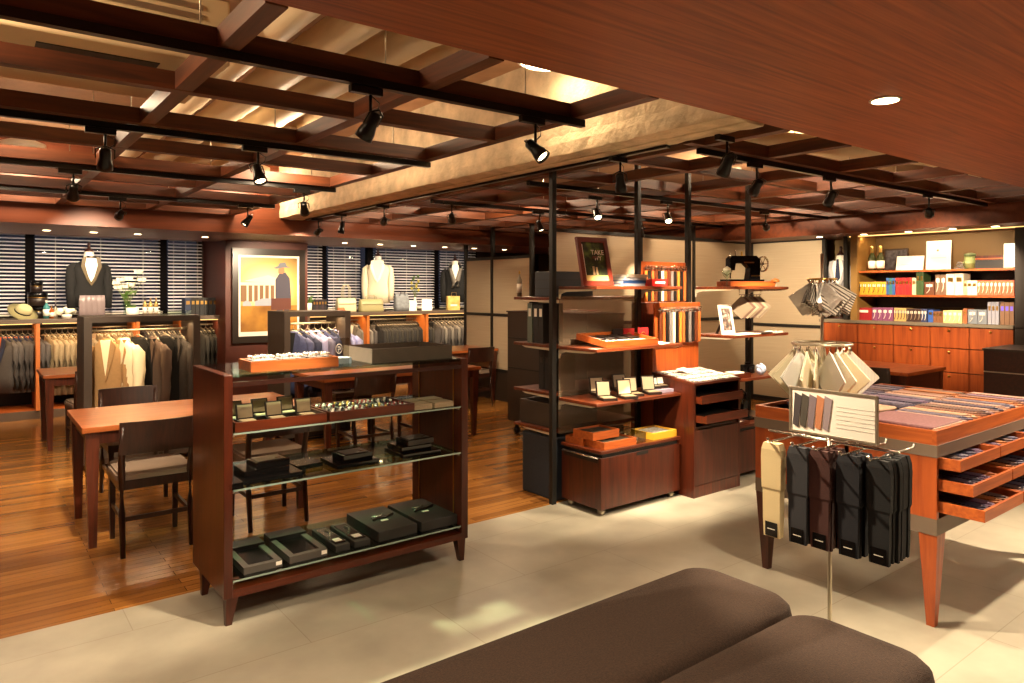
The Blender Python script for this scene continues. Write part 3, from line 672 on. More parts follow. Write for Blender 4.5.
L_=[mat('strap black',(26,22,22),.4),mat('strap tan',(176,96,44),.45),mat('strap brown',(96,46,24),.4),mat('strap grey',(120,112,108),.5),mat('strap white',(226,214,196),.5),mat('strap orange',(214,124,48),.45)]
strap_board('board of hanging leather straps, the lower of the two above the pedestal',3.71,1.112,.33,[L_[2],L_[1],L_[0],L_[3],L_[4],L_[0],L_[5],L_[1],L_[0],L_[3],L_[0]])
strap_board('board of hanging leather straps, the upper of the two above the pedestal',3.86,1.442,.33,[L_[5],L_[0],L_[1],L_[2],L_[0],L_[4],L_[1],L_[2],L_[3],L_[0]])
# navy box
box1('storage_cube','navy fabric cube on the wood floor against the left shelving post','storage box',mat('navy fabric',(32,38,48),.8,bump=.2),3.4,3.7,3.9,4.29,0,.46,bev=.012)
# ---- fabric table ----
ft=T('display_table','wooden display table with grey band, pull-out trays and tapered legs, full of neckties','display table',(4.22,1.835,0))
gband=mat('grey brown band',(104,88,74),.5)
w,d=.74,.465
for ya in (-d,d-.02): MB().box(-w,w,ya,ya+.02,.84,.905).put('rim_board',cherry_h,ft)
for xa_ in (-w,w-.02): MB().box(xa_,xa_+.02,-d+.02,d-.02,.84,.905).put('rim_board',cherry_y,ft); MB().box(-w+.02,w-.02,-d+.02,d-.02,.84,.888).put('tray_bed',cherry_h,ft)
MB().box(-w-.004,w+.004,-d-.004,d+.004,.785,.84).put('band',gband,ft)
MB().box(-w,w,-.06,-.04,.51,.785).put('divider_panel',walnut,ft)
for s in (-1,1): MB().box(s*w-.02 if s>0 else -w,w if s>0 else -w+.02,-d,d,.505,.785).put('end_panel',cherry,ft)
MB().box(-w,w,-d,d,.43,.505).put('lower_band',gband,ft)
for sx in (-1,1):
    for sy in (-1,1):
        MB().taper(sx*(w-.05),sy*(d-.04),0,.43,.035,.09,.035,.08,dx=0*sx,dy=0).put('leg',cherry if sy<0 else walnut,ft)
trays=[]
for r,(z,pull) in enumerate(((.735,.09),(.635,.14),(.535,.185))):
    for c in range(3):
        x0=-w+.02+c*.484; x1=x0+.474
        tb=MB(); ya=-d-pull
        tb.box(x0,x1,ya,ya+.012,z,z+.05); tb.box(x0,x0+.012,ya+.012,-.07,z,z+.05); tb.box(x1-.012,x1,ya+.012,-.07,z,z+.05); tb.box(x0+.012,x1-.012,ya+.012,-.07,z,z+.01)
        tb.put('tray',cherry_h,ft); trays.append((4.22+x0,4.22+x1,1.835+ya,z+.011))
for x in (-.25,.24): MB().box(x-.012,x+.012,-d-.002,-d+.02,.505,.785).put('upright',cherry,ft)
# ---- right wall drawers and shelves ----
wtop=mat('counter edge grey',(120,108,90),.5)
Yb=[2.65,WY(969,8.6),WY(930,8.6),WY(893,8.6),WY(857,8.6),4.72]
poss=['right end, under the grey binders','second from the right, under the slate binders','third from the right, under the cream binders','fourth from the right, under the purple binders','left end, below the light grey mannequin']
for i,(a,b_) in enumerate(zip(Yb,Yb[1:])):
    t=T('drawer_cabinet','tall orange-brown drawer cabinet on the right wall, '+poss[i],'drawer cabinet',(8.85,(a+b_)/2,0)); h=(b_-a)/2
    MB().box(-.225,.23,-h+.001,h-.001,.08,1.13).put('body',mahog,t); MB().box(-.2,.23,-h+.002,h-.002,0,.08).put('plinth',walnut_dk,t)
    for z0,z1 in ((.9,1.125),(.635,.89),(.37,.625),(.1,.36)):
        dr=MB().box(-.25,-.226,-h+.004,h-.004,z0,z1).put('drawer',cherry,t)
        MB().lathe([(.0,0),(.012,0),(.014,.012),(.008,.02),(0,.02)],12,M=Tm((-.25,0,z1-.035),0,0,-PI/2)).put('knob',brass,dr)
box1('worktop','long grey edged worktop above the right wall drawers','worktop',wtop,8.585,9.1,2.65,4.76,1.135,1.17)
niche=mat('niche olive wood',(140,106,52),.5)
def wall_shelf(z,lb):
    t=T('wall_shelf',lb,'shelf',(8.87,3.465,z)); MB().box(-.22,.22,-.815,.815,-.022,0).put('board',cherry_h,t)
    MB().box(-.222,-.22,-.815,.815,-.022,0).put('front_edge',cherry_h,t)
    MB().box(.2,.225,-.81,.81,-.14,-.023).put('back_cleat',walnut_dk,t)
wall_shelf(1.77,'upper wall shelf on the right, carrying champagne bottles and white cards'); wall_shelf(1.48,'lower wall shelf on the right, carrying yellow, red and coral binders')
struct('trim_2',MB().box(8.62,9.1,4.29,4.37,1.17,2.2),niche)
struct('trim_3',MB().box(8.6,8.66,4.4,4.45,1.17,2.2),post_m)
tc=T('tall_cabinet','tall dark cupboard at the right edge, from floor to soffit beside the wall shelves','cupboard',(8.85,2.2,0))
MB().box(-.24,.24,-.44,.44,0,2.19).put('body',darkpanel,tc)
for z0,z1 in ((.06,1.14),(1.15,2.18)): MB().box(-.262,-.241,-.437,.437,z0,z1).put('door',darkpanel,tc)
dk=T('counter_desk','dark wood counter at the right edge in front of the tall cupboard','counter',(7.85,2.05,0))
MB().box(-.35,.35,-.62,.5,.0,.98).put('body',walnut_dk,dk); MB().box(-.36,.36,-.63,.51,.98,1.0).put('top',darkpanel,dk); MB().box(-.354,-.35,-.62,.5,.78,.79).put('edge_strip',steel,dk)
# ---- sock stand ----
ss=T('sock_stand','slim metal stand with prongs holding folded socks and a white sign','display stand',(2.64,1.42,0))
MB().tube([(0,0,.01),(0,0,.965)],.008,10).put('pole',steel,ss); MB().lathe([(.13,0),(.13,.006),(.02,.012),(.0,.012)],24).put('base',steel,ss)
MB().tube([(0,-.26,.965),(0,.26,.965)],.006,8).put('crossbar',chrome,ss)
SY=[WY(px,2.49+.012*i) for i,px in enumerate((771,797,820,848,878))]
for y in SY:
    MB().tube([(-.17,y-1.42,.965),(-.16,y-1.42,.955),(.17,y-1.42,.955),(.18,y-1.42,.97)],.004,6).ball((-.172,y-1.42,.968),.007,sub=1).put('prong',chrome,ss)
sg=T('framed_sign','white sign in a steel frame on the sock stand, with five fabric swatches pictured','sign',(2.64,1.412,.978))
fr=MB(); fr.box(-.006,.006,-.175,.175,.0,.008); fr.box(-.006,.006,-.175,.175,.172,.18); fr.box(-.006,.006,-.175,-.167,.008,.172); fr.box(-.006,.006,.167,.175,.008,.172)
fr.tube([(0,-.1,-.02),(0,-.1,.002)],.004,6); fr.tube([(0,.1,-.02),(0,.1,.002)],.004,6); fr.put('frame',steel,sg)
MB().box(-.003,.003,-.167,.167,.008,.172).put('panel',paper,sg)
for i,c in enumerate(((52,44,46),(58,52,42),(112,98,104),(176,112,74),(140,124,128))):
    y=.15-.031*i
    MB().prism([(y,.158),(y-.031,.146),(y-.014,.022),(y+.008,.03)],'X',-.0045-.0004*(5-i),-.0035).put('printed_swatch',mat('print%d'%i,c,.7),sg)
ln=mat('faint print grey',(190,184,172),.7)
l=MB()
for k in range(6): l.box(-.0036,-.0031,-.165,-.02,.12-.016*k,.1225-.016*k)
l.put('printed_lines',ln,sg)
def sock(label,group,m,x,y,n):
    src=None
    for i in range(n):
        xx=x+.025*i; yy=y+R.uniform(-.006,.006)
        if src is None:
            o=MB().rings([[(sx,sy*ww,z) for sx,sy in ((-tt,-1),(tt,-1),(tt,1),(-tt,1))] for z,ww,tt in ((-.36,.034,.006),(-.29,.036,.008),(-.18,.037,.008),(-.17,.041,.01),(-.05,.043,.011),(-.02,.04,.012),(.005,.032,.01))]).put('folded_sock',m,None,None,(xx,yy,.945),0)
            for f in o.data.polygons: f.use_smooth=False
            tag(o,label,'sock',group)
            lb=MB().box(-.0085,-.0068,-.026,.026,-.357,-.302).put('label_card',blackgloss,o); 
            MB().box(-.0092,-.0088,-.016,.016,-.33,-.327).put('printed_line',white,lb)
            MB().tube([(0,0,.0),(0,0,.012)],.002,5).put('hook',chrome,o)
            src=o
        else: dup(src,(xx,yy,.945-R.uniform(0,.008)),R.uniform(-.05,.05),label,group)
for i,(m,n,lb) in enumerate(((mat('beige knit',(206,186,140),.9,bump=.08,bs=200),2,'beige'),(mat('charcoal knit',(44,44,48),.9,bump=.08,bs=200),3,'charcoal grey'),(mat('chocolate knit',(66,34,28),.9,bump=.08,bs=200),5,'chocolate brown'),(mat('ink knit',(24,25,32),.9,bump=.08,bs=200),5,'blue black'),(mat('black knit',(22,23,25),.9,bump=.08,bs=200),7,'plain black'))):
    sock('folded long %s sock with black label card, hanging on the sock stand'%lb,lb+' socks on the stand',m,2.49+.012*i,SY[i],n)
# ---- swatch carousels ----
cr=T('swatch_carousel','slim two-tier metal carousel stand on the left end of the necktie table','carousel stand',(3.73,2.05,.885))
MB().lathe([(.09,0),(.09,.006),(.012,.014),(0,.014)],24).put('base',steel,cr); MB().tube([(0,0,.01),(0,0,.86)],.008,10).put('pole',steel,cr)
def ringm(r,z,tr=.006):
    mb=MB(); mb.tube([(r*math.cos(a),r*math.sin(a),z) for a in [2*PI*k/32 for k in range(33)]],tr,6)
    for a in (0,PI/2,PI,PI*1.5): mb.tube([(0,0,z),(r*math.cos(a),r*math.sin(a),z)],.004,5)
    return mb
ringm(.15,.365,.008).put('ring',steel,cr); ringm(.075,.72,.005).put('ring',brass,cr)
def swatches(z,r,n,half,mats,lab,grp,th=.006,a0=0,wav=0.0):
    srcs={}
    for i in range(n):
        a=a0+2*PI*i/n+R.uniform(-.08,.08); m=mats[i%len(mats)]
        loc=(3.73+r*math.cos(a),2.05+r*math.sin(a),z)
        if m.name not in srcs:
            mb=MB(); mb.prism([(0,0),(half,-half),(0,-2*half),(-half,-half)],'Y',-th/2,th/2)
            mb.prism([(0.01,-.01),(half*.96,-half*1.05),(half*.1,-2*half*.97),(-half*.9,-half*1.1)],'Y',th/2+.002,th/2+.005)
            o=mb.put('fabric_swatch',m,None,None,loc,a+.25); tag(o,lab[i%len(mats)],'fabric swatch',grp[i%len(mats)])
            MB().tube([(0,0,-.02),(0,0,.018)],.004,6).put('clip',chrome,o); srcs[m.name]=o
        else:
            q=dup(srcs[m.name],loc,a+.25+R.uniform(-.1,.1))
            if th>.01: q.rotation_euler=(R.uniform(-.35,.35),R.uniform(-.25,.25),a+.25+R.uniform(-.5,.5))
c1=fabric_pattern('cream pinstripe',[(228,220,190),(206,196,164)],60); c2=mat('ivory cotton',(236,228,202),.85,bump=.15); c3=fabric_pattern('pale grey stripe',[(232,230,222),(196,196,192)],45)
swatches(1.218,.145,18,.14,[c2,c1,c3],['plain ivory fabric swatch hung as a diamond on the lower carousel ring','cream pinstriped fabric swatch hung as a diamond on the lower carousel ring','pale grey striped fabric swatch hung as a diamond on the lower carousel ring'],['ivory swatches on the lower ring','cream striped swatches on the lower ring','pale grey swatches on the lower ring'])
p1=mat('clear wrapped silver',(214,206,196),.15,.5,bump=1,bs=24); p2=fabric_pattern('grey diagonal wrapped',[(60,54,50),(190,182,170)],30,'DIAGONAL',.25)
swatches(1.585,.065,16,.095,[p1,p2],['silver plastic wrapped cloth hanging on the upper carousel ring','grey striped wrapped cloth hanging on the upper carousel ring'],['silver wrapped cloths','grey striped wrapped cloths'],th=.012)
#@@MERCH
# ================= MERCHANDISE =================
silver=mat('silver',(200,196,188),.25,.9); pearl=mat('pearl white',(236,228,214),.3)
satin=mat('satin lining',(150,134,104),.4); darkgloss=mat('dark chocolate card',(40,30,26),.3)
stonecols=[pearl,silver,mat('dark bead',(30,28,34),.2),mat('gold bead',(196,156,88),.3,.8),mat('garnet bead',(110,34,30),.25)]
# --- on top of the display cabinet ---
CT=1.156
t=T('wooden_tray','shallow wooden tray on the display cabinet top, filled with pale cufflink pads','tray',(1.285,3.5,CT))
b=MB(); b.box(-.22,.22,-.095,-.085,0,.05); b.box(-.22,.22,.085,.095,0,.05); b.box(-.22,-.21,-.085,.085,0,.05); b.box(.21,.22,-.085,.085,0,.05); b.put('rim',tabletop_w,t)
MB().box(-.21,.21,-.085,.085,.0,.04).put('tray_floor',walnut,t)
def pad(x,y,z,lab,grp,mats,w=.075,d=.06,rz=0,src=None,rows=3,cols=4):
    if src: return dup(src,(x,y,z),rz,lab)
    t=T('cufflink_pad',lab,'jewelry pad',(x,y,z),rz,grp)
    MB().box(-w,w,-d,d,0,.012,bev=.002).put('pad',blackbox,t)
    for i in range(cols):
        for j in range(rows):
            m=mats[(i*rows+j)%len(mats)]; px=-w*.75+1.5*w*i/(cols-1); py=-d*.65+1.3*d*j/(rows-1)
            MB().ball((px,py,.023),.0085,sub=1).tube([(px,py,.012),(px,py,.02)],.003,5).put('cufflink',m,t)
    return t
p0=pad(1.145,3.5,CT+.04,'pad of white cufflinks at the left end of the wooden tray on the cabinet top','white cufflink pads',[pearl,silver],w=.062)
pad(1.285,3.5,CT+.04,'pad of white cufflinks in the middle of the wooden tray on the cabinet top','white cufflink pads',0,src=p0)
pad(1.425,3.5,CT+.04,'pad of white cufflinks at the right end of the wooden tray on the cabinet top','white cufflink pads',0,src=p0)
cs=T('sign_stand','small clear acrylic sign with round white emblem, beside the wooden tray on the cabinet','sign',(1.53,3.46,CT),.1)
MB().box(-.06,.06,-.002,.002,0,.14).put('sheet',acryl,cs); e=MB(); e.tube([(.018*math.cos(2*PI*k/20),-.004,.085+.024*math.sin(2*PI*k/20)) for k in range(21)],.0014,4)
e.tube([(-.008,-.004,.094),(.006,-.004,.094),(.008,-.004,.082),(-.006,-.004,.082),(-.002,-.004,.07)],.0016,4); e.put('emblem',pearl,cs)
for k in range(4): box1('booklet','pale blue booklet in the short stack beside the black grained box','booklet',mat('pale blue card',(150,170,190),.6),1.54,1.62,3.5,3.58,CT+.008*k,CT+.0075+.008*k,'pale blue booklets on the cabinet')
grain=fabric_pattern('black grained wood',[(30,26,22),(34,30,26),(120,108,92)],55,'Z',.4); 
t=T('grained_box','large black wood-grained box with white items inside, on the right of the cabinet top','box tray',(1.95,3.6,CT))
b=MB(); w,d,h=.25,.18,.075
b.box(-w,w,-d,-d+.012,0,h); b.box(-w,w,d-.012,d,0,h); b.box(-w,-w+.012,-d+.012,d-.012,0,h); b.box(w-.012,w,-d+.012,d-.012,0,h); b.put('rim',grain,t)
MB().box(-w+.012,w-.012,-d+.012,d-.012,0,h-.03).put('floor_panel',walnut,t)
for i in range(14):
    x=R.uniform(-.2,.2); y=R.uniform(-.12,.12)
    box1('price_card','small white card lying in the black grained box','card',pearl,1.95+x-.01,1.95+x+.01,3.6+y-.006,3.6+y+.006,CT+h-.03,CT+h-.022,'white cards in the grained box')
# --- glass shelf 1 ---
S1=.8855
def wtray(label,x0,x1):
    t=T('mahogany_tray',label,'tray',((x0+x1)/2,3.53,S1)); w=(x1-x0)/2
    b=MB(); b.box(-w,w,-.155,-.143,0,.045); b.box(-w,w,.143,.155,0,.045); b.box(-w,-w+.012,-.143,.143,0,.045); b.box(w-.012,w,-.143,.143,0,.045); b.put('rim',mahog_h,t)
    MB().box(-w+.012,w-.012,-.143,.143,0,.02).put('tray_floor',blackbox,t)
wtray('red-brown tray with opened ring boxes on the upper glass shelf, left',.985,1.43); wtray('long red-brown tray of cufflink pads in the middle of the upper glass shelf',1.445,1.93)
def openbox(label,grp,x,y,z,w=.04,d=.035,h=.075,rz=0,src=None,lidm=None):
    if src: return dup(src,(x,y,z),rz,label)
    t=T('opened_box',label,'box',(x,y,z),rz,grp)
    MB().box(-w,w,-d,d,0,.02,bev=.002).put('base',darkgloss,t)
    MB().box(-w*.85,w*.85,-d*.85,d*.7,.0202,.023).put('cushion',satin,t)
    l=MB().box(-w,w,0,.012,0,h,M=Tm((0,d-.002,.02),0,math.radians(-12))).put('lid',darkgloss,t)
    MB().box(-w*.86,w*.86,-.0015,0,.008,h*.92,M=Tm((0,d-.002,.02),0,math.radians(-12))).put('lid_lining',lidm or satin,l)
    return t
ob=openbox('opened dark ring box in the front row of the red-brown tray, nearest the left panel','opened ring boxes',1.06,3.44,S1+.02)
for i,(x,y,lb) in enumerate(((1.2,3.44,'opened dark ring box in the front row of the tray, middle'),(1.35,3.44,'opened dark ring box in the front row of the tray, next to the cufflink tray'),
   (1.04,3.55,'opened dark ring box in the second row of the tray, left'),(1.17,3.56,'opened dark ring box in the second row of the tray, middle'),(1.3,3.56,'opened dark ring box in the second row of the tray, right'))): openbox(lb,None,x,y,S1+.02,src=ob)
names=['first','second','third','fourth']
pb=None
for j,(y,mm) in enumerate(((3.44,'front'),(3.6,'back'))):
    for i in range(4):
        lb='black pad of mixed cufflinks, %s from the left in the %s row, long tray'%(names[i],mm)
        ms=[[pearl,silver,stonecols[2]],[stonecols[4],silver,pearl],[stonecols[3],stonecols[2],silver],[silver,stonecols[4]]][(i+j)%4]
        pad(1.51+.112*i,y,S1+.02,lb,'mixed cufflink pads',ms,w=.05,d=.055,rows=4,cols=4)
beigebox=mat('beige leatherette',(166,146,118),.5); 
for i,(x,y,m,lb) in enumerate(((1.99,3.44,beigebox,'flat beige case at the front of the upper glass shelf, left of two'),(2.13,3.44,beigebox,'flat beige case at the front of the upper glass shelf, by the right panel'),(2.0,3.56,satin,'flat pale case behind the two beige cases'),(2.14,3.57,beigebox,'flat beige case in the back corner of the upper glass shelf'),(1.72,3.71,darkgloss,'long black case at the back of the upper glass shelf'))):
    t=T('flat_case',lb,'case',(x,y,S1)); w=.062 if i<4 else .2
    MB().box(-w,w,-.05 if i<4 else -.02,.05 if i<4 else .02,0,.022,bev=.003).put('case_base',m,t); MB().box(-w,w,-.05 if i<4 else -.02,.05 if i<4 else .02,.0225,.03,bev=.003).put('case_lid',darkgloss if i==4 else m,t)
# --- glass shelf 2 : stacks ---
S2=.6255
def wallet(label,x,y,z,w,d,h,rz=0,grp=None,top=True,pale=False):
    t=T('gift_box',label,'gift box',(x,y,z),rz,grp)
    MB().box(-w,w,-d,d,0,h,bev=.002).put('box',blackgloss,t)
    if top:
        MB().box(-w*.8,w*.8,-d*.8,d*.8,h,h+.003).put('leather_item',darkgloss if not pale else beigebox,t)
        MB().box(w*.3,w*.6,-d*.5,-d*.25,h+.0032,h+.0045).put('metal_tag',silver,t)
    return t
for (x,tag_) in ((1.17,'left stack'),(1.62,'middle stack'),(2.0,'right stack')):
    wallet('wide black gift box at the bottom of the %s on the middle glass shelf'%tag_,x,3.52,S2,.15 if x<1.5 else .12,.11,.024,top=False)
    if tag_!='middle stack': wallet('black gift box in the middle of the %s on the middle glass shelf'%tag_,x-.01,3.54,S2+.025,.11 if x<1.5 else .095,.085,.028,top=False)
    z=S2+(.054 if tag_!='middle stack' else .025)
    wallet('small shiny black gift box on top of the %s, middle glass shelf'%tag_,x+.015,3.52,z,.085,.065,.032,.05)
wallet('slim black box at the left end of the middle glass shelf',.985,3.46,S2+.0,.035,.1,.03,.0,top=False); 
wallet('slim black box lying between the left and middle stacks',1.4,3.6,S2,.07,.07,.022,.1,top=False)
# --- bottom shelf ---
S3=.2085
def setbox(label,x0,x1,d,h,kind):
    t=T('gift_set_box',label,'gift box',((x0+x1)/2,3.4+d/2,S3)); w=(x1-x0)/2-.004
    if kind=='tray':
        b=MB(); b.box(-w,w,-d/2,-d/2+.03,0,h); b.box(-w,-w+.03,-d/2+.03,d/2-.1,0,h); b.box(w-.03,w,-d/2+.03,d/2-.1,0,h); b.box(-w+.03,w-.03,-d/2+.03,d/2-.1,0,h-.02); b.put('tray_frame',mat('grey card',(74,68,62),.6),t)
        MB().box(-w+.03,w-.03,-d/2+.035,d/2-.11,h-.0195,h-.006,bev=.003).put('folded_wallet',blackgloss,t)
        MB().box(-w,w,d/2-.1,d/2,0,h+.012).put('sleeve',blackbox,t)
        MB().box(w-.03,w-.002,-d/2-.002,-d/2,h*.3,h*.85).put('price_tag',pearl,t)
    else:
        MB().box(-w,w,-d/2,d/2,0,h,bev=.003).put('box',mat('black matt card',(34,31,28),.55),t)
        if kind=='belt':
            b=MB(); b.tube([(-w*.5,-.02,h+.006),(-w*.2,.0,h+.008),(w*.2,-.01,h+.008),(w*.7,.02,h+.006)],.008,6); b.put('strap',darkgloss,t)
            b=MB(); b.tube([(-w*.4,.03,h+.006),(0,.02,h+.01),(w*.3,.05,h+.006)],.005,6); b.put('buckle',silver,t)
            MB().box(-.02,.02,-.05,-.03,h+.0005,h+.003).put('price_tag',pearl,t)
        else:
            MB().box(-w*.75,w*.75,-d*.4,d*.4,h+.0005,h+.004).put('window',blackgloss,t)
            MB().box(-w*.5,w*.5,-d*.34,-d*.2,h+.0045,h+.006).put('price_tag',pearl,t)
            b=MB(); b.tube([(-w*.4,-.02,h+.008),(w*.3,.03,h+.008),(w*.1,.08,h+.008)],.004,5); b.put('metal_piece',silver,t)
Y3=3.4
setbox('black box with an open grey tray on the bottom shelf, farthest left',WX(243,Y3),WX(283,Y3),.36,.032,'tray')
setbox('black box with an open grey tray on the bottom shelf, second from left',WX(289,Y3),WX(328,Y3),.38,.034,'tray')
setbox('narrow clear-topped black box on the bottom shelf, third from left',WX(335,Y3),WX(351,Y3),.32,.034,'win')
setbox('narrow clear-topped black box on the bottom shelf, fourth from left',WX(354,Y3),WX(371,Y3),.32,.034,'win')
setbox('big matt black box with brown strap set on its lid, bottom shelf',WX(378,Y3),WX(418,Y3),.4,.055,'belt')
setbox('big matt black box at the right end of the bottom shelf, cord on its lid',WX(421,Y3),WX(458,Y3),.4,.055,'belt')
# --- window rack counter ---
ZC=1.191
def C_(px,y=10.35): return WX(px,y)
def headless(label,px,y,rz,ms,shirt,lap,L=.68,extra=None,tie=None,z=ZC,x=None):
    x=C_(px,y) if x is None else x
    t=T('dress_form',label,'mannequin',(x,y,z),rz)
    MB().lathe([(.14,0),(.14,.012),(.02,.02),(.012,.08),(.012,.14)],20).put('stand',walnut_dk,t)
    o=jacket_mb(.2,.095,L,True,n=20).put('jacket',ms,t,None,(0,0,L+.13))
    y0=-.108
    sf=MB().prism([(-.05,-.05),(.05,-.05),(.075,-.14),(.03,-.3),(0,-.36),(-.03,-.3),(-.075,-.14)],'Y',y0,y0+.05).put('shirt_front',shirt,t,None,(0,0,L+.13))
    l=MB()
    for s in (-1,1): l.prism([(s*.05,-.04),(s*.1,-.06),(s*.115,-.17),(s*.05,-.34),(s*.0,-.41),(s*.0,-.37),(s*.035,-.29),(s*.07,-.15)],'Y',y0-.008,y0-.001)
    l.put('lapel',lap,t,None,(0,0,L+.13))
    MB().lathe([(.062,-.07),(.055,.0),(.05,.02),(.0,.02)],18).put('collar',shirt,t,None,(0,0,L+.13))
    MB().lathe([(.05,.02),(.05,.04),(.02,.06),(.014,.1),(.02,.11),(.014,.135),(0,.14)],18).put('neck_cap',walnut_dk,t,None,(0,0,L+.13))
    if tie=='bow':
        MB().prism([(-.05,.015),(-.05,-.015),(0,-.005),(.05,-.015),(.05,.015),(0,.005)],'Y',y0-.02,y0-.006).put('bow_tie',blackF,t,None,(0,0,L+.08))
    if tie=='tie':
        MB().prism([(-.012,0),(.012,0),(.03,-.24),(0,-.28),(-.03,-.24)],'Y',y0-.012,y0-.002).put('necktie',navyF,t,None,(0,0,L+.1))
    if tie=='scarf':
        b=MB(); b.tube([(-.07,-.02,0),(-.09,-.09,-.1),(-.03,-.12,-.3),(-.04,-.12,-.42)],[.03,.035,.04,.03],8); b.tube([(.07,-.02,0),(.09,-.09,-.1),(.04,-.12,-.28),(.05,-.12,-.4)],[.03,.035,.04,.03],8); b.put('scarf',silverF,t,None,(0,0,L+.1))
    if extra: extra(t)
    return t
def drape(name,m,w,h,t_=.03):
    def f(root):
        rs=[]; n=16
        for z,k in ((0,1),(h*.3,.96),(h*.7,.95),(h,.9)):
            rs.append([(-w*k+2*w*k*i/n,-.15-.012*math.sin(i*1.9+z*9),z) for i in range(n+1)]+[(w*k-2*w*k*i/n,-.15+t_,z) for i in range(n+1)])
        MB().rings(rs).put(name,m,root)
    return f
mauve=mat('grey mauve satin',(120,106,106),.3)
headless('dress form in a black tuxedo with bow tie, grey satin draped below',89,10.35,.12,blackF,pearl,mat('black satin',(90,78,58),.25),L=.68,extra=drape('satin_drape',mauve,.15,.28),tie='bow')
headless('dress form in a cream white jacket between the handbags and yellow flowers',378,10.4,-.55,mat('ivory wool',(206,194,168),.8),mat('pale grey shirt',(200,198,192),.7),mat('ivory lapel',(238,230,208),.8),L=.74)
headless('dress form in black jacket and light grey scarf, right end of window counter',455,10.4,-.5,blackF,pearl,blackF,L=.7,tie='scarf')
headless('dress form in light grey jacket with dark tie, left of the wall shelves',835,0,-PI/2+.15,mat('pale grey jacket',(140,138,140),.8),pearl,mat('pale grey lapel',(158,156,156),.8),L=.66,tie='tie',z=1.171,x=8.94).location=(8.94,4.66,1.171)
# hat
t=T('felt_hat','two-tone olive and dark felt hat at the left end of the window counter','hat',(C_(22),10.3,ZC),.3)
fm=mat('olive felt',(132,124,84),.9); 
MB().lathe([(.16,.0),(.165,.012),(.1,.02),(.095,.018)],28,M=Tm((0,0,.07),0,math.radians(38),.25)).put('brim',fm,t)
MB().rings([[(.09*math.cos(2*PI*k/20)*s,.075*math.sin(2*PI*k/20)*s,z) for k in range(20)] for z,s in ((.0,1),(.04,1),(.08,.9),(.1,.65),(.095,.3))],M=Tm((0,0,.075),0,math.radians(38),.25)).put('crown',mat('pale olive felt',(188,178,134),.9),t)
MB().rings([[(.0925*math.cos(2*PI*k/20),.0775*math.sin(2*PI*k/20),z) for k in range(20)] for z in (.003,.03)],M=Tm((0,0,.075),0,math.radians(38),.25)).put('hat_band',blackF,t)
for (x0,x1,z0,z1,lb) in ((31,45,0,.15,'bottom'),(27,48,.152,.32,'middle'),(30,43,.322,.46,'top')):
    xa,xb=C_(x0,10.5),C_(x1,10.5)
    t=T('round_case','dark round hat case, the %s of three stacked behind the felt hat'%lb,'hat box',((xa+xb)/2,10.5,ZC+z0)); r=(xb-xa)/2
    MB().lathe([(r*.97,0),(r*.97,z1-z0-.05),(0,z1-z0-.05)],24).put('case',darkgloss,t); MB().lathe([(r,z1-z0-.06),(r,z1-z0),(0,z1-z0)],24).put('lid',blackgloss,t)
    MB().lathe([(r*1.005,z1-z0-.068),(r*1.005,z1-z0-.06)],24).put('gold_band',brass,t)
def bottle(label,x,y,z,r,h,m,capm,grp=None,src=None,name='bottle'):
    t=T(name,label,'bottle',(x,y,z),0,grp)
    MB().lathe([(r,0),(r,h*.62),(r*.9,h*.68),(r*.35,h*.78),(r*.3,h*.9)],16).put('body',m,t)
    MB().lathe([(r*.36,h*.88),(r*.36,h),(0,h)],14).put('cap',capm,t)
    MB().lathe([(r*1.01,h*.15),(r*1.01,h*.5)],16).put('label_band',pearl,t)
    return t
bottle('teal bottle beside the stacked hat cases',C_(46),10.3,ZC,.035,.22,mat('teal glass',(70,130,130),.15),pearl)
bottle('small amber bottle right of the teal bottle',C_(51),10.28,ZC,.025,.15,mat('amber glass',(150,80,30),.15),brass)
bottle('small clear bottle next to the white flower cluster',C_(55),10.3,ZC,.025,.17,mat('smoke glass',(150,140,120),.15),darkgloss)
# white flower cluster
petal=mat('white petal',(238,232,206),.6); leafm=mat('leaf green',(74,104,40),.5); stemm=mat('stem green',(96,110,50),.5)
t=T('flower_arrangement','low cluster of white blossoms left of the tuxedo dress form','flowers',(C_(66),10.28,ZC))
MB().lathe([(.05,0),(.06,.04),(.055,.045),(0,.045)],18).put('dish',pearl,t)
for i in range(11): MB().ball((R.uniform(-.1,.1),R.uniform(-.05,.05),.07+R.uniform(0,.05)),.038,sub=2).put('blossom',petal,t)
# lilies vase
t=T('flower_vase','clear glass vase of tall white lilies on the window counter, right of the tuxedo','vase of flowers',(C_(127),10.35,ZC))
MB().lathe([(.045,0),(.04,.1),(.05,.2),(.047,.2),(.037,.1),(.0,.01)],20).put('glass_vase',clear,t)
for i,(dx,h) in enumerate(((-.13,.42),(-.07,.46),(-.02,.37),(.05,.40),(.13,.56),(.17,.46),(.02,.47),(-.1,.36))):
    s=MB(); s.tube([(0,0,.02),(dx*.2,.0,.2),(dx,.02*math.sin(i),h)],[.004,.004,.003],5); s.put('stem',stemm,t)
    f=MB()
    for k in range(6):
        a=2*PI*k/6
        f.prism([(0,0),(.03,.03),(.07,.0),(.03,-.03)],'Y',-.002,.002,M=Tm((dx,.02*math.sin(i),h),a,0,math.radians(-40)))
    f.put('flower',petal,t)
    MB().prism([(0,0),(.05,.03),(.12,.02),(.05,-.01)],'Y',-.001,.001,M=Tm((dx*.5,0,h*.6),a*i,0,-.4)).put('leaf',leafm,t)
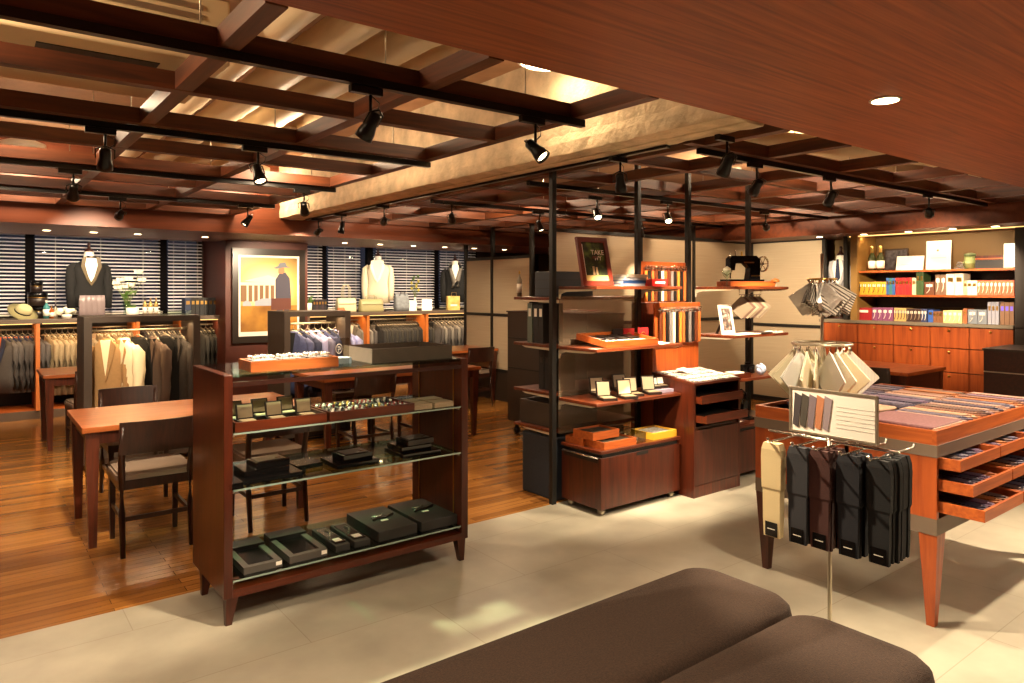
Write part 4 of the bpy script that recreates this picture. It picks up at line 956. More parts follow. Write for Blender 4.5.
def pot_plant(label,x,y,z,r,h,n,ln):
    t=T('potted_plant',label,'plant',(x,y,z))
    MB().lathe([(r*.9,0),(r,h),(r*.92,h),(r*.85,h*.9),(0,h*.9)],24).put('pot',pearl,t)
    for i in range(n):
        a=2*PI*i/n+R.uniform(-.2,.2); tl=R.uniform(.3,1.0)
        MB().prism([(0,0),(ln*.3,ln*.12),(ln,0),(ln*.3,-ln*.12)],'Y',-.001,.001,M=Tm((0,0,h*.9),a,0,-tl)).put('leaf',leafm,t)
pot_plant('low green plant in a square white pot beside the lily vase',C_(132.5,10.22),10.22,ZC,.075,.12,14,.07)
pot_plant('leafy green plant in a white pot at the right edge of the poster',C_(306),10.3,ZC,.07,.15,16,.17)
gold=mat('gilt glass',(200,170,104),.2,.5)
for i,px in enumerate((145,150.5,156)): bottle('gilt capped cologne bottle, %s of three beside the white pot'%('left','middle','right')[i],C_(px,10.4),10.4,ZC,.028,.24,gold,[darkgloss,brass,brass][i],'three cologne bottles')
def books(px0,px1,y,z,n,h,mats,label,grp,d=.2,seam=None,wfun=WX,axis='X',curl=None,X=8.75,cat='binder',name='binder'):
    for i in range(n):
        a=px0+(px1-px0)*i/n; b=px0+(px1-px0)*(i+1)/n; m=mats[i%len(mats)]
        if axis=='X':
            x0,x1=WX(a,y),WX(b,y); w=(x1-x0)/2; loc=((x0+x1)/2,y,z); rz=0
        else:
            y0,y1=WY(b,X),WY(a,X); w=(y1-y0)/2; loc=(X,(y0+y1)/2,z); rz=-PI/2
        t=T(name,label if n==1 or grp else label,cat,loc,rz,grp if n>1 else None)
        hh=h
        MB().box(-w*.96,w*.96,-.0,d,0,hh,bev=min(.003,w*.3)).put('cover',m,t)
        MB().box(-w*.6,w*.6,-.0015,.0,hh*.62,hh*.82).put('spine_label',curl[1] if curl else brass,t)
        if curl and curl[0]:
            pts=[(-w*.5+.9*w*u+ .25*w*math.sin(u*5),-.004,hh*(.15+.7*u)) for u in (0,.2,.4,.6,.8,1)]
            MB().tube(pts,.004,5).put('ribbon_mark',curl[0],t)
blk=mat('black linen',(26,24,24),.6)
books(185,191,10.3,ZC,1,.24,[mat('navy card',(48,58,84),.6)],'navy slipcase at the left end of the black binders beside the poster',None)
books(191,226,10.3,ZC,8,.24,[blk],'black binder with gilt spine label in the row left of the poster','black binders left of the poster')
books(313,327,10.35,ZC,5,.2,[blk,mat('plum linen',(52,34,38),.6)],'dark binder in the short row between the green plant and cream handbag','dark binders right of the plant')
# bags
def handbag(label,px,w,h,m,y=10.3,hh=.16,d=.07):
    t=T('handbag',label,'bag',(C_(px,y),y,ZC))
    MB().rings([round_rect_(w*k,d*kd,z) for z,k,kd in ((0,.96,1),(h*.1,1,1.05),(h*.6,.98,.9),(h,.93,.45))]).put('bag_body',m,t)
    for s in (-1,1):
        MB().tube([(-w*.4,s*d*.45,h*.7),(-w*.38,s*d*.4,h+hh*.7),(-w*.2,s*d*.3,h+hh),(w*.2,s*d*.3,h+hh),(w*.38,s*d*.4,h+hh*.7),(w*.4,s*d*.45,h*.7)],.006,6).put('handle',m,t)
    MB().box(-w*.92,w*.92,-d*.98,-d*.93,h*.55,h*.6).put('trim_band',mat('bag piping',(110,96,60),.5),t)
def round_rect_(w,d,z): return [(p[0],p[1],z) for p in round_rect(-w,w,-d,d,min(w,d)*.5,4)]
handbag('tall-handled cream handbag on the window counter, left of the white jacket',346,.16,.22,mat('cream leather',(204,196,158),.5),hh=.2)
handbag('wide olive beige handbag in front of the white jacket dress form',371,.2,.2,mat('olive beige leather',(150,142,100),.5),y=10.2,hh=.06)
t=T('leather_pouch','small orange leather pouch in front of the cream handbag','pouch',(C_(341,10.15),10.15,ZC))
MB().rings([round_rect_(.06*k,.025*k,z) for z,k in ((0,1),(.04,1.05),(.075,.8))]).put('pouch_body',mat('orange leather',(190,96,40),.45),t); MB().tube([(-.045,-.018,.07),(.045,-.018,.07)],.003,5).put('zip',brass,t)
t=T('cloth_bag','grey blue cloth bag between the white jacket and the two white cards','bag',(C_(400),10.3,ZC))
MB().rings([round_rect_(.13*k,.06*kd,z) for z,k,kd in ((0,.9,1),(.08,1,1.1),(.2,.95,.8),(.28,.88,.4))]).put('bag_body',mat('grey blue cloth',(120,124,128),.85,var=.2,vs=20),t); MB().tube([(-.05,-.03,.25),(-.03,-.05,.32),(.03,-.05,.32),(.05,-.03,.25)],.006,6).put('handle',greyD,t)
def card(label,x,y,z,w,h,rz=0,tilt=18,m=None,name='white_card',cat='card',th=.008):
    t=T(name,label,cat,(x,y,z),rz)
    M=Tm((0,0,0),0,math.radians(-tilt))
    MB().box(-w,w,0,th,0.0,h,M=M).put('board',m or paper,t)
    MB().box(-w*.6,w*.6,-.001,0,h*.4,h*.42,M=M).put('printed_line',ln,t)
    MB().box(-w*.3,w*.3,.0,.006,0,h*.5,M=Tm((0,h*.55,0),0,math.radians(30))).put('easel_leg',m or paper,t)
    return t
card('white open card on the window counter, left of the two below the yellow flowers',C_(413,10.25),10.25,ZC,.06,.18,-.5)
card('white open card with faint drawing, right of the two below the yellow flowers',C_(427,10.25),10.25,ZC,.085,.2,-.5)
t=T('flower_vase','slim white vase of yellow flowers in front of the blinds, between the two jackets','vase of flowers',(C_(415,10.5),10.5,ZC))
MB().lathe([(.03,0),(.035,.12),(.018,.2),(.02,.22),(0,.22)],16).put('vase',pearl,t)
yel=mat('yellow blossom',(200,184,70),.6)
for i in range(9):
    a=i*2.4; h=.34+.03*i; dx=.07*math.cos(a); MB().tube([(0,0,.2),(dx*.6,.0,h*.8),(dx,.03*math.sin(a),h)],.003,5).put('stem',stemm,t)
    MB().ball((dx,.03*math.sin(a),h),.022,sz=1.4,sub=1).put('blossom',yel if i<6 else leafm,t)
t=T('paper_bag','yellow ochre printed bag in front of the black jacket and grey scarf','bag',(C_(453,10.15),10.15,ZC),-.2)
MB().box(-.11,.11,-.04,.04,0,.24).put('bag_body',fabric_pattern('ochre print',[(186,150,72),(214,184,110)],12,kind='noise'),t); MB().box(-.06,.06,-.0415,-.04,.07,.1).put('bag_label',pearl,t); MB().tube([(-.05,-.042,.22),(-.04,-.045,.3),(.04,-.045,.3),(.05,-.042,.22)],.004,5).put('handle',brass,t)
# poster
ps=T('framed_poster','large framed poster of a suited figure with briefcase before a columned building','framed poster',(3.315,9.8,.82))
fr=MB(); W2,Hh=.5,1.28
fr.box(-W2,W2,-.03,.015,0,.09); fr.box(-W2,W2,-.03,.015,Hh-.09,Hh); fr.box(-W2,-W2+.08,-.03,.015,.09,Hh-.09); fr.box(W2-.08,W2,-.03,.015,.09,Hh-.09); fr.put('frame',mat('black bronze frame',(40,32,26),.3),ps)
MB().box(-W2+.08,W2-.08,-.01,.01,.09,Hh-.09).put('mat_board',pearl,ps)
x0,x1,z0,z1=-.39,.39,.15,1.16
def pm(): return MB()
def printed_glow():
    m=bpy.data.materials.new('poster sepia print'); m.use_nodes=True; N=m.node_tree.nodes; L=m.node_tree.links; b=N['Principled BSDF']; b.inputs['Roughness'].default_value=.4
    t=N.new('ShaderNodeTexCoord'); mp=N.new('ShaderNodeMapping'); mp.inputs['Location'].default_value=(.05,0,-1.15); mp.inputs['Scale'].default_value=(1.5,0,1.6)
    g=N.new('ShaderNodeTexGradient'); g.gradient_type='SPHERICAL'; r=N.new('ShaderNodeValToRGB'); e=r.color_ramp.elements
    e[0].position=.05; e[0].color=lin((104,72,26)); e[1].position=.75; e[1].color=lin((240,226,176)); e.new(.4).color=lin((196,158,84))
    L.new(t.outputs['Object'],mp.inputs['Vector']); L.new(mp.outputs['Vector'],g.inputs['Vector']); L.new(g.outputs['Fac'],r.inputs['Fac']); L.new(r.outputs['Color'],b.inputs['Base Color']); return m
pm().box(x0,x1,-.012,-.0105,z0,z1).put('printed_sky',printed_glow(),ps)
pm().box(x0,x1,-.0135,-.0122,z0,.5).put('printed_ground',fabric_pattern('poster ground',[(132,84,16),(186,132,44)],3,kind='noise'),ps)
bl=pm(); bl.box(x0,.26,-.0135,-.0122,.78,.82); bl.prism([(-.34,.84),(.26,.8),(.26,.83),(-.02,.92)],'Y',-.0138,-.0124); 
for k in range(8): bl.box(x0+.08+.075*k,x0+.105+.075*k,-.0136,-.0122,.56,.8)
bl.put('printed_columns',mat('poster stone',(232,220,190),.7),ps)
bk=pm(); bk.box(x0,.26,-.0131,-.0121,.56,.78); bk.put('printed_shadow',mat('poster umber',(130,96,64),.7),ps)
ca=pm(); ca.prism([(-.2,.5),(-.2,.56),(-.1,.6),(.05,.6),(.16,.55),(.18,.5)],'Y',-.0145,-.0138); ca.prism([(-.36,.5),(-.36,.55),(-.3,.58),(-.26,.55),(-.24,.5)],'Y',-.0144,-.0138); ca.put('printed_car',mat('poster car',(160,166,178),.6),ps)
fg=pm(); fg.prism([(.08,.62),(.08,.86),(.14,.95),(.22,.96),(.28,.88),(.3,.62),(.26,.3),(.2,.28),(.2,.5),(.16,.3),(.11,.3)],'Y',-.0152,-.0143); fg.put('printed_suit',mat('poster suit',(70,66,78),.7),ps)
hd_=pm(); hd_.prism([(.12,.95),(.12,1.0),(.15,1.04),(.2,1.03),(.21,.97),(.18,.94)],'Y',-.0158,-.0153); hd_.put('printed_face',mat('poster skin',(190,120,84),.7),ps)
ht=pm(); ht.prism([(.05,1.02),(.12,1.05),(.14,1.09),(.22,1.1),(.24,1.05),(.3,1.03),(.2,1.03),(.1,1.01)],'Y',-.0162,-.0154); ht.put('printed_hat',mat('poster hat',(110,112,120),.7),ps)
bc=pm(); bc.box(.02,.3,-.0168,-.016,.44,.6); bc.put('printed_briefcase',mat('poster briefcase',(92,44,28),.6),ps)
box1('glass_case','low clear glass case on top of the coat rack, right end','glass case',clear,1.42,1.66,7.05,7.25,1.311,1.35)
# --- gondola 1 ---
def leaning(label,x,y,z,w,h,rz,tilt,name='framed_picture'):
    t=T(name,label,'framed picture',(x,y,z),rz); return t,Tm((0,0,0),0,math.radians(-tilt))
t,M=leaning('framed book cover with dark green photograph and white title, leaning on the top shelf',3.5,3.56,1.571,.13,.33,-.05,13)
fr=MB(); fr.box(-.14,.14,-.012,.012,0,.035,M=M); fr.box(-.14,.14,-.012,.012,.315,.35,M=M); fr.box(-.14,-.105,-.012,.012,.035,.315,M=M); fr.box(.105,.14,-.012,.012,.035,.315,M=M)
fr.put('frame',mat('red brown frame',(110,40,28),.4),t)
MB().box(-.105,.105,-.004,.004,.035,.315,M=M).put('photo_print',fabric_pattern('green photograph',[(28,26,18),(46,54,24),(98,116,44)],14,kind='noise'),t)
MB().box(-.105,.105,-.006,-.0045,.035,.075,M=M).put('pale_strip',mat('straw print',(196,176,110),.7),t)
MB().box(-.105,-.095,-.006,-.0045,.075,.3,M=M).put('spine_strip',pearl,t)
for s_,zz,sz in (('TAKE',.225,.05),('IVY',.185,.045)):
    p=M@Vector((.035,-.0065,zz)); text(s_,sz,pearl,t,p,(PI/2-math.radians(13),0,0))
fg=MB(); fg.box(-.03,-.012,-.0062,-.0045,.08,.14,M=M); fg.box(.0,.016,-.0062,-.0045,.08,.135,M=M); fg.put('printed_figures',mat('print buff',(206,180,140),.7),t)
MB().box(-.02,.02,-.003,.003,0,.25,M=Tm((0,.17,0),0,math.radians(33))).put('easel_leg',walnut,t)
bkc=[(150,150,160),(40,70,120),(170,180,190),(160,40,36),(222,216,200),(60,60,70)]
z=1.571
for i,c in enumerate(bkc[:3]+bkc[4:5]):
    h=.019+.004*(i%2); tt=T('book','book %s of the stack beside the framed book'%['with light grey cover at the bottom','with blue cover, second from bottom','with pale grey cover, second from the top','with white cover on top'][i],'book',(3.85+.01*i,3.62,z),-.15+.05*i)
    MB().box(-.11,.11,-.08,.08,0,.003).box(-.11,.11,-.08,.08,h-.003,h).box(-.11,.11,-.08,-.077,.003,h-.003).put('cover',mat('book %d'%i,c,.5),tt); MB().box(-.105,.107,-.076,.076,.0031,h-.0031).put('pages',paper,tt); z+=h+.0005
t=T('gift_box','bright red box beside the book stack on the top shelf','box',(4.12,3.58,1.571),-.1)
MB().box(-.08,.08,-.05,.05,0,.055,bev=.003).put('box',mat('scarlet card',(190,26,20),.4),t); MB().box(-.05,.05,-.0515,-.05,.02,.035).put('label_band',pearl,t)
# tray on second shelf
t=T('sample_tray','tilted wooden tray with dark compartments and white cards, on the second shelf','tray',(3.78,3.64,1.141)); M=Tm((0,-.15,.0),0,math.radians(8))
b=MB(); b.box(-.27,.27,0,.012,0,.045,M=M); b.box(-.27,.27,.3,.312,0,.045,M=M); b.box(-.27,-.258,.012,.3,0,.045,M=M); b.box(.258,.27,.012,.3,0,.045,M=M); b.put('rim',cherry_h,t)
MB().box(-.258,.258,.012,.3,0,.02,M=M).put('dark_insert',blackbox,t)
for i in range(3): MB().box(-.2+.15*i,-.08+.15*i,.03,.11,.0202,.028,M=M).put('white_card_insert',pearl,t)
for i in range(4): MB().box(-.24+.12*i,-.15+.12*i,.14,.27,.0202,.032,M=M).put('dark_swatch',darkgloss,t)
MB().box(-.2,.2,.24,.3,0,.035).put('wedge_foot',walnut,t)
crim=mat('crimson card',(168,20,22),.5)
def redcard(x,lb):
    t=T('crest_card',lb,'card',(x,3.74,1.141),-.35); MB().box(-.045,.045,-.008,.008,0,.11).put('card_body',crim,t)
    e=MB(); e.tube([(.022*math.cos(2*PI*k/16),-.01,.045+.03*math.sin(2*PI*k/16)) for k in range(17)],.004,5); e.box(-.01,.01,-.011,-.009,.03,.055); e.put('gold_crest',brass,t)
redcard(4.0,'upright crimson card with gold crest behind the tilted tray, left one'); redcard(4.16,'upright crimson card with gold crest near the strap boards, right one')
box1('display_card','black upright card left of the crimson crest cards','card',blackbox,3.84,3.94,3.74,3.755,1.141,1.25)
t=T('leaflet','white leaflet lying at the right end of the second shelf','leaflet',(4.14,3.55,1.141),.4); MB().box(-.08,.08,-.05,.05,0,.004,M=Tm((0,0,.002),0,.1)).put('sheet',paper,t); MB().box(-.05,.05,-.03,-.02,.008,.009).put('printed_line',ln,t)
# opened boxes third shelf
ob2=openbox('opened case with pale lid lining at the left front of the third shelf','opened cases',3.56,3.53,.771,w=.055,d=.05,h=.11,rz=-.3,lidm=mat('bone lining',(206,190,158),.4))
for x,y,lb in ((3.74,3.5,'opened pale-lined case, second from the left at the front of the third shelf'),(3.87,3.56,'opened pale-lined case, third from the left at the front of the third shelf'),(4.04,3.54,'opened case with bright white lining on the third shelf'),(3.68,3.72,'opened case standing behind, left part of the third shelf'),(3.95,3.75,'opened dark case standing behind, middle of the third shelf')): openbox(lb,None,x,y,.771,rz=-.3,src=ob2)
ob3=openbox('small opened white case near the right end of the third shelf, left of two','small opened cases',4.15,3.6,.795,w=.032,d=.03,h=.06,rz=-.3,lidm=pearl); openbox('small opened white case near the right end of the third shelf, right of two',None,4.23,3.6,.795,rz=-.3,src=ob3)
box1('flat_case','flat lilac box under the two small opened cases','case',mat('lilac card',(150,140,160),.5),4.08,4.275,3.52,3.64,.771,.794)
# cart top trays
def woodtray(label,x,y,z,w,d,h,rz=0,m=cherry_h,fill=blackbox):
    t=T('wooden_tray',label,'tray',(x,y,z),rz)
    b=MB(); b.box(-w,w,-d,-d+.01,0,h); b.box(-w,w,d-.01,d,0,h); b.box(-w,-w+.01,-d+.01,d-.01,0,h); b.box(w-.01,w,-d+.01,d-.01,0,h); b.put('rim',m,t)
    MB().box(-w+.01,w-.01,-d+.01,d-.01,0,h-.012).put('lining',fill,t)
wt_=fabric_pattern('dark sample cloth',[(24,22,20),(70,58,40)],40,kind='noise')
woodtray('orange wood tray at the left back of the low drawer box',3.52,3.72,.451,.1,.09,.05); woodtray('orange wood tray at the front of the low drawer box, with dark cloth inside',3.6,3.54,.451,.16,.1,.05,fill=wt_)
woodtray('orange wood tray stacked on top of two others on the low drawer box',3.55,3.63,.502,.13,.1,.055,fill=wt_)
woodtray('yellow box with grey cloth inside at the right end of the low drawer box',4.08,3.56,.451,.13,.11,.05,m=mat('yellow card',(206,158,40),.5),fill=fabric_pattern('grey cloth pile',[(120,116,110),(190,184,170)],50,kind='noise'))
for i,(x,y,lb) in enumerate(((3.8,3.52,'clear acrylic box of small pale pieces at the front of the low drawer box'),(3.86,3.68,'clear acrylic box of small pale pieces at the back of the low drawer box'))):
    t=T('acrylic_box',lb,'box',(x,y,.451)); MB().box(-.07,.07,-.07,.07,0.0,.07).put('case',acryl,t)
    for k in range(8): MB().ball((R.uniform(-.05,.05),R.uniform(-.05,.05),.015),.011,sub=1).put('small_piece',stonecols[k%4],t)
# back side shelves of gondola
bb=T('storage_case','large slate blue case on the upper back shelf, by the left post','case',(3.62,4.06,1.491)); MB().box(-.2,.2,-.12,.1,0,.19,bev=.005).put('body',mat('slate blue card',(40,46,56),.6),bb)
for zz in (.06,.125): MB().box(-.201,.201,-.121,.101,zz,zz+.004).put('seam',blackbox,bb)
bottle('small clear bottle at the left end of the upper back shelf',3.43,4.36,1.491,.02,.2,mat('smoke glass',(150,140,120),.15),brass)
ggm=mat('grey green file',(96,108,96),.6)
for i,(y,m,lb) in enumerate(((4.35,ggm,'grey green file standing on the second back shelf'),(4.28,blk,'black file standing beside the grey green file'),(4.22,blk,'black file nearest the post on the second back shelf'))):
    tt=T('file_box',lb,'file',(3.52,y-.13,1.141)); MB().box(-.1,.1,-.028,.028,0,.3).put('cover',m,tt); MB().box(-.101,-.1,-.015,.015,.2,.26).put('spine_label',paper,tt)
for i in range(3):
    tt=T('file_box','tall black file standing on the third back shelf','file',(3.56,4.0+.065*i,.791),0,'black files on the third back shelf'); MB().box(-.1,.1,-.028,.028,0,.3).put('cover',blk,tt); MB().box(-.101,-.1,-.015,.015,.2,.24).put('spine_label',darkgloss,tt)
box1('storage_case','dark flat case on the lowest back shelf','case',dgrey,3.42,3.9,3.98,4.34,.521,.7,bev=.004)
for i,(c,lb) in enumerate((((150,50,40),'red'),((190,180,150),'cream'),((130,60,50),'brick'))):
    tt=T('book','%s paperback lying on the dark rolling cabinet'%lb,'book',(4.86,5.05+.14*i,1.316),.1*i); MB().box(-.09,.09,-.06,.06,0,.025).put('cover',mat('paperback %d'%i,c,.6),tt); MB().box(-.0905,.085,-.0605,.058,.004,.021).put('pages',paper,tt)
# --- gondola 2 ---
sm=T('sewing_machine','vintage black and gold hand-crank sewing machine on a wooden base, top shelf','sewing machine',(5.4,3.66,1.571),-.25)
b=MB(); b.box(-.25,.25,-.09,.09,0,.045,bev=.004); b.put('wooden_base',cherry_h,sm)
MB().prism([(-.19,.05),(-.19,.06),(.08,.07),(.08,.2),(.04,.23),(-.15,.23),(-.19,.21),(-.21,.17),(-.19,.12),(-.17,.12),(-.15,.18),(-.02,.185),(.0,.15),(.0,.075),(-.1,.07)] if False else [(.0,.06),(.13,.06),(.13,.24),(.09,.27),(-.17,.265),(-.2,.24),(-.2,.14),(-.15,.14),(-.14,.2),(-.03,.2),(.02,.16)],'Y',-.03,.03).put('arm',blackgloss,sm)
MB().box(-.23,.14,-.07,.07,.046,.062,bev=.003).put('bed',blackgloss,sm)
wl=MB(); wl.tube([(.185,.065*math.cos(2*PI*k/24),.2+.065*math.sin(2*PI*k/24)) for k in range(25)],.008,6)
for a in range(6): wl.tube([(.185,0,.2),(.185,.065*math.cos(a*PI/3),.2+.065*math.sin(a*PI/3))],.004,5)
wl.tube([(.13,0,.2),(.19,0,.2)],.012,8); wl.put('hand_wheel',chrome,sm)
n_=MB(); n_.tube([(-.175,0,.29),(-.175,0,.07)],.005,6); n_.tube([(-.12,0,.26),(-.12,0,.31)],.004,5); n_.put('needle_bar',silver,sm); MB().lathe([(.014,0),(.008,.005),(.008,.03),(.014,.035)],12,c=(-.05,0,.27)).put('thread_spool',mat('gold thread',(190,150,60),.5),sm)
MB().box(-.05,.06,-.0315,-.03,.205,.215).box(.03,.12,-.0315,-.03,.09,.1).put('gilt_decoration',brass,sm)
t=T('crystal_goblet','small cut glass goblet in front of the sewing machine','goblet',(WX(727,3.5),3.5,1.571)); MB().lathe([(.03,0),(.028,.004),(.006,.012),(.006,.06),(.03,.085),(.045,.13),(.042,.13),(.0,.075)],16).put('bowl',clear,t); MB().ball((0,0,.13),.035,sub=1).put('white_filling',petal,t)
t=T('mushroom_ornament','small mushroom-shaped ornament at the right end of the top shelf','ornament',(5.62,3.52,1.571)); MB().lathe([(.012,0),(.01,.04)],12).put('stalk',pearl,t); MB().lathe([(.0,.035),(.04,.042),(.035,.06),(.015,.072),(0,.074)],16).put('cap',mat('amber cap',(206,130,60),.3),t)
t,M=leaning('standing white photo frame with dark pictures, left end of the second right shelf',5.06,3.6,1.171,.1,.25,-.02,10,'photo_frame')
fr=MB(); fr.box(-.085,.085,-.006,.006,0,.03,M=M); fr.box(-.085,.085,-.006,.006,.22,.25,M=M); fr.box(-.085,-.06,-.006,.006,.03,.22,M=M); fr.box(.06,.085,-.006,.006,.03,.22,M=M); fr.put('frame',pearl,t)
MB().box(-.06,.06,-.003,.003,.03,.22,M=M).put('photo_print',fabric_pattern('photo collage',[(24,20,20),(90,70,60),(160,150,140)],22,kind='noise'),t); MB().box(-.015,.015,-.002,.002,0,.2,M=Tm((0,.12,0),0,math.radians(28))).put('easel_leg',darkgloss,t)
hk=T('swatch_hanger','small metal rail under the top right shelf for hanging cloth squares','rail',(5.4,3.62,1.54)); MB().tube([(-.16,0,-.04),(.16,0,-.04)],.004,6).tube([(-.16,0,-.04),(-.16,0,.007)],.003,5).tube([(.16,0,-.04),(.16,0,.007)],.003,5).put('rail',chrome,hk)
for i in range(7):
    m=[mat('taupe swatch',(130,112,92),.8),mat('rose brown swatch',(104,76,62),.8),mat('pale sand swatch',(160,144,120),.8)][i%3]
    o=MB().prism([(0,0),(.1,-.1),(0,-.2),(-.1,-.1)],'Y',-.002,.002).put('fabric_swatch',m,None,None,(5.27+.045*i,3.62,1.492),-.7); tag(o,'%s cloth square hung as a diamond under the top right shelf'%('taupe','rose brown','pale sand')[i%3],'fabric swatch','%s squares under the shelf'%('taupe','rose brown','pale sand')[i%3]); MB().tube([(0,0,-.01),(0,0,.01)],.003,5).put('clip',chrome,o)
for i,(x,m,lb) in enumerate(((5.06,paper,'white leaflet at the left front of the second right shelf'),(5.22,paper,'white leaflet in the middle of the second right shelf'),(5.4,darkgloss,'dark leaflet between two white ones on the second right shelf'),(5.57,paper,'white leaflet at the right end of the second right shelf'))):
    o=MB().box(-.08,.08,-.06,.06,0,.006+.002*i).put('leaflet',m,None,None,(x,3.51,1.171),.1*i-.1); tag(o,lb,'leaflet')
t=T('toy_camera','small black camera standing on the third right shelf','camera',(5.45,3.68,.811),-.3); MB().box(-.06,.06,-.025,.025,0,.075,bev=.006).put('body',blackbox,t); MB().tube([(0,-.026,.035),(0,-.06,.035)],.026,14).put('lens',blackgloss,t); MB().box(-.02,.02,-.015,.015,.076,.095).put('viewfinder',black_m,t)
t=T('folded_pocket_square','crumpled pale blue pocket square on the third right shelf','pocket square',(5.42,3.53,.811)); 
b=MB(); b.ball((0,0,.045),.05,sx=1,sy=.7,sz=.9,sub=3)
for v in b.b.verts: v.co*=1+.18*math.sin(v.co.x*160+v.co.z*90)
b.put('cloth',mat('pale blue cloth',(186,196,222),.8),t)
woodtray('small open wooden tray at the left end of the third right shelf',5.08,3.58,.811,.12,.1,.04,m=mahog_h)
box1('notebook','white notebook lying in the small tray on the third right shelf','notebook',paper,5.04,5.18,3.53,3.62,.84,.855)
t=T('desk_press','black cast metal hand press with curved handle on the right low drawer box','press',(5.25,3.58,.441),-.2); MB().box(-.08,.08,-.06,.06,0,.02,bev=.004).put('base',blackgloss,t)
MB().prism([(-.03,.02),(.04,.02),(.02,.1),(.03,.15),(.0,.17),(-.02,.13)],'Y',-.02,.02).put('column',blackgloss,t); MB().tube([(.0,0,.15),(.02,0,.22),(-.03,0,.255),(-.1,0,.235)],[.012,.01,.009,.007],8).put('handle',black_m,t)
woodtray('shallow red tray of white cards on the right low drawer box',5.03,3.5,.441,.09,.06,.025,m=mahog_h,fill=pearl)
# pedestal sample top
for i in range(5):
    for j in range(4):
        x=4.545-.22+.11*i; y=3.38+.095*j; z=.853+(y-3.325)*.116
        o=MB().box(-.047,.047,-.038,.038,0,.004,M=Tm((0,0,.0035),0,.116)).put('sample_card',fabric_pattern('sample print %d'%((i+j)%3),[(60,56,52),(200,194,182),(230,224,210)],[60,90,45][(i+j)%3],kind='noise'),None,None,(x,y,z),R.uniform(-.08,.08)); tag(o,'small printed sample card laid on the pedestal top','sample card','sample cards on the pedestal')
o=MB().box(-.08,.08,-.05,.05,0,.004,M=Tm((0,0,.012),0,.25)).put('leaflet',paper,None,None,(4.5,3.6,.895),.3); tag(o,'pale leaflet tilted on the sample cards at the back of the pedestal top','leaflet')
# --- neckties on the fabric table ---
def tie_mesh(w,d,h):
    b=MB(); b.prism([(-w,-d+.02),(0,-d-.012),(w,-d+.02),(w,d),(-w,d)],'Z',0,h); b.prism([(-w*.8,-d+.045),(0,-d+.015),(w*.8,-d+.045),(w*.8,d*.9),(-w*.8,d*.9)],'Z',h,h+.006); return b
cols=[((96,56,60),(170,128,92)),((52,48,78),(146,142,160)),((136,56,34),(204,156,84)),((182,150,130),(96,56,70)),((40,40,62),(160,124,98)),((164,116,94),(214,190,160)),((72,44,76),(160,140,168)),((24,26,48),(110,104,130))]
tm=[fabric_pattern('silk %d'%i,[a,b_,a],[22,34,28,18][i%4],['DIAGONAL','X','Y','DIAGONAL'][i%4],.45) for i,(a,b_) in enumerate(cols)]
cn=['maroon and gold','slate and silver','rust and straw','cream and plum','navy and tan','rose and ivory','violet and lilac','midnight and grey']
protos={}
def necktie(i,x,y,z,rz,where,grp,w=.043,d=.17,h=.018):
    lb='%s patterned silk necktie %s'%(cn[i],where)
    k=(i,w,d)
    if k not in protos:
        o=tie_mesh(w,d,h).put('necktie',tm[i],None,None,(x,y,z),rz); tag(o,lb,'necktie',cn[i]+' ties '+grp)
        MB().box(-w*.3,w*.3,-d+.03,-d+.034,h+.0062,h+.0075).put('tie_clip_stitch',silver,o); protos[k]=o
    else: dup(protos[k],(x,y,z),rz,lb,cn[i]+' ties '+grp)
TZ=.8885
n=18
for k in range(n): necktie([3,1,5,2,0,4,6,3,7,5][k%10],3.86+.058*k,1.56,TZ+.004*(k%3),R.uniform(-.05,.05)+.03,'in the front row on the table top','in the front row')
for k in range(9): necktie([1,7,6,1,5,3,0,2,4][k%9],4.15+.085*k,1.9,TZ+.003*(k%2),R.uniform(-.06,.06),'in the middle row on the table top','in the middle row')
for k in range(10): necktie([2,3,5,2,6,1,7,4,1,7][k%10],3.95+.095*k,2.17,TZ,R.uniform(-.06,.06),'in the back row on the table top','in the back row',.043,.11)
# folded scarves at near corner
def scarf(label,x,y,z,w,d,h,m,rz=0):
    t=T('folded_scarf',label,'scarf',(x,y,z),rz)
    MB().box(-w,w,-d,d,0,h,bev=.006).put('folded_cloth',m,t); MB().box(-w,w,-d-.004,-d+.03,h*.2,h*.8,bev=.004).put('patterned_edge',tm[5],t)
scarf('maroon dotted folded scarf at the near corner of the necktie table',3.66,1.56,TZ,.16,.17,.03,fabric_pattern('maroon dots',[(104,66,70),(132,92,92)],80,kind='check'),.0)
scarf('striped folded scarf in straw and rust behind the maroon scarf',3.64,1.87,TZ,.14,.1,.02,tm[2],.05); scarf('pink and grey striped folded scarf in the middle of the table left side',3.92,1.92,TZ,.12,.12,.02,tm[5],-.1)
scarf('grey blue patterned folded scarf at the back of the necktie table',3.8,2.17,TZ+.0,.08,.09,.02,tm[1],.1)
lev=['top','middle','bottom']; colm=['left','middle','right']
for ti,(x0,x1,y0,z) in enumerate(trays):
    for k in range(5):
        necktie([7,4,1,7,6,2,4,1][(k+ti*3)%8],x0+.065+.085*k,y0+.185,z,R.uniform(-.04,.04),'lying in a pull-out tray under the table top','in the trays',.036,.15,.014)
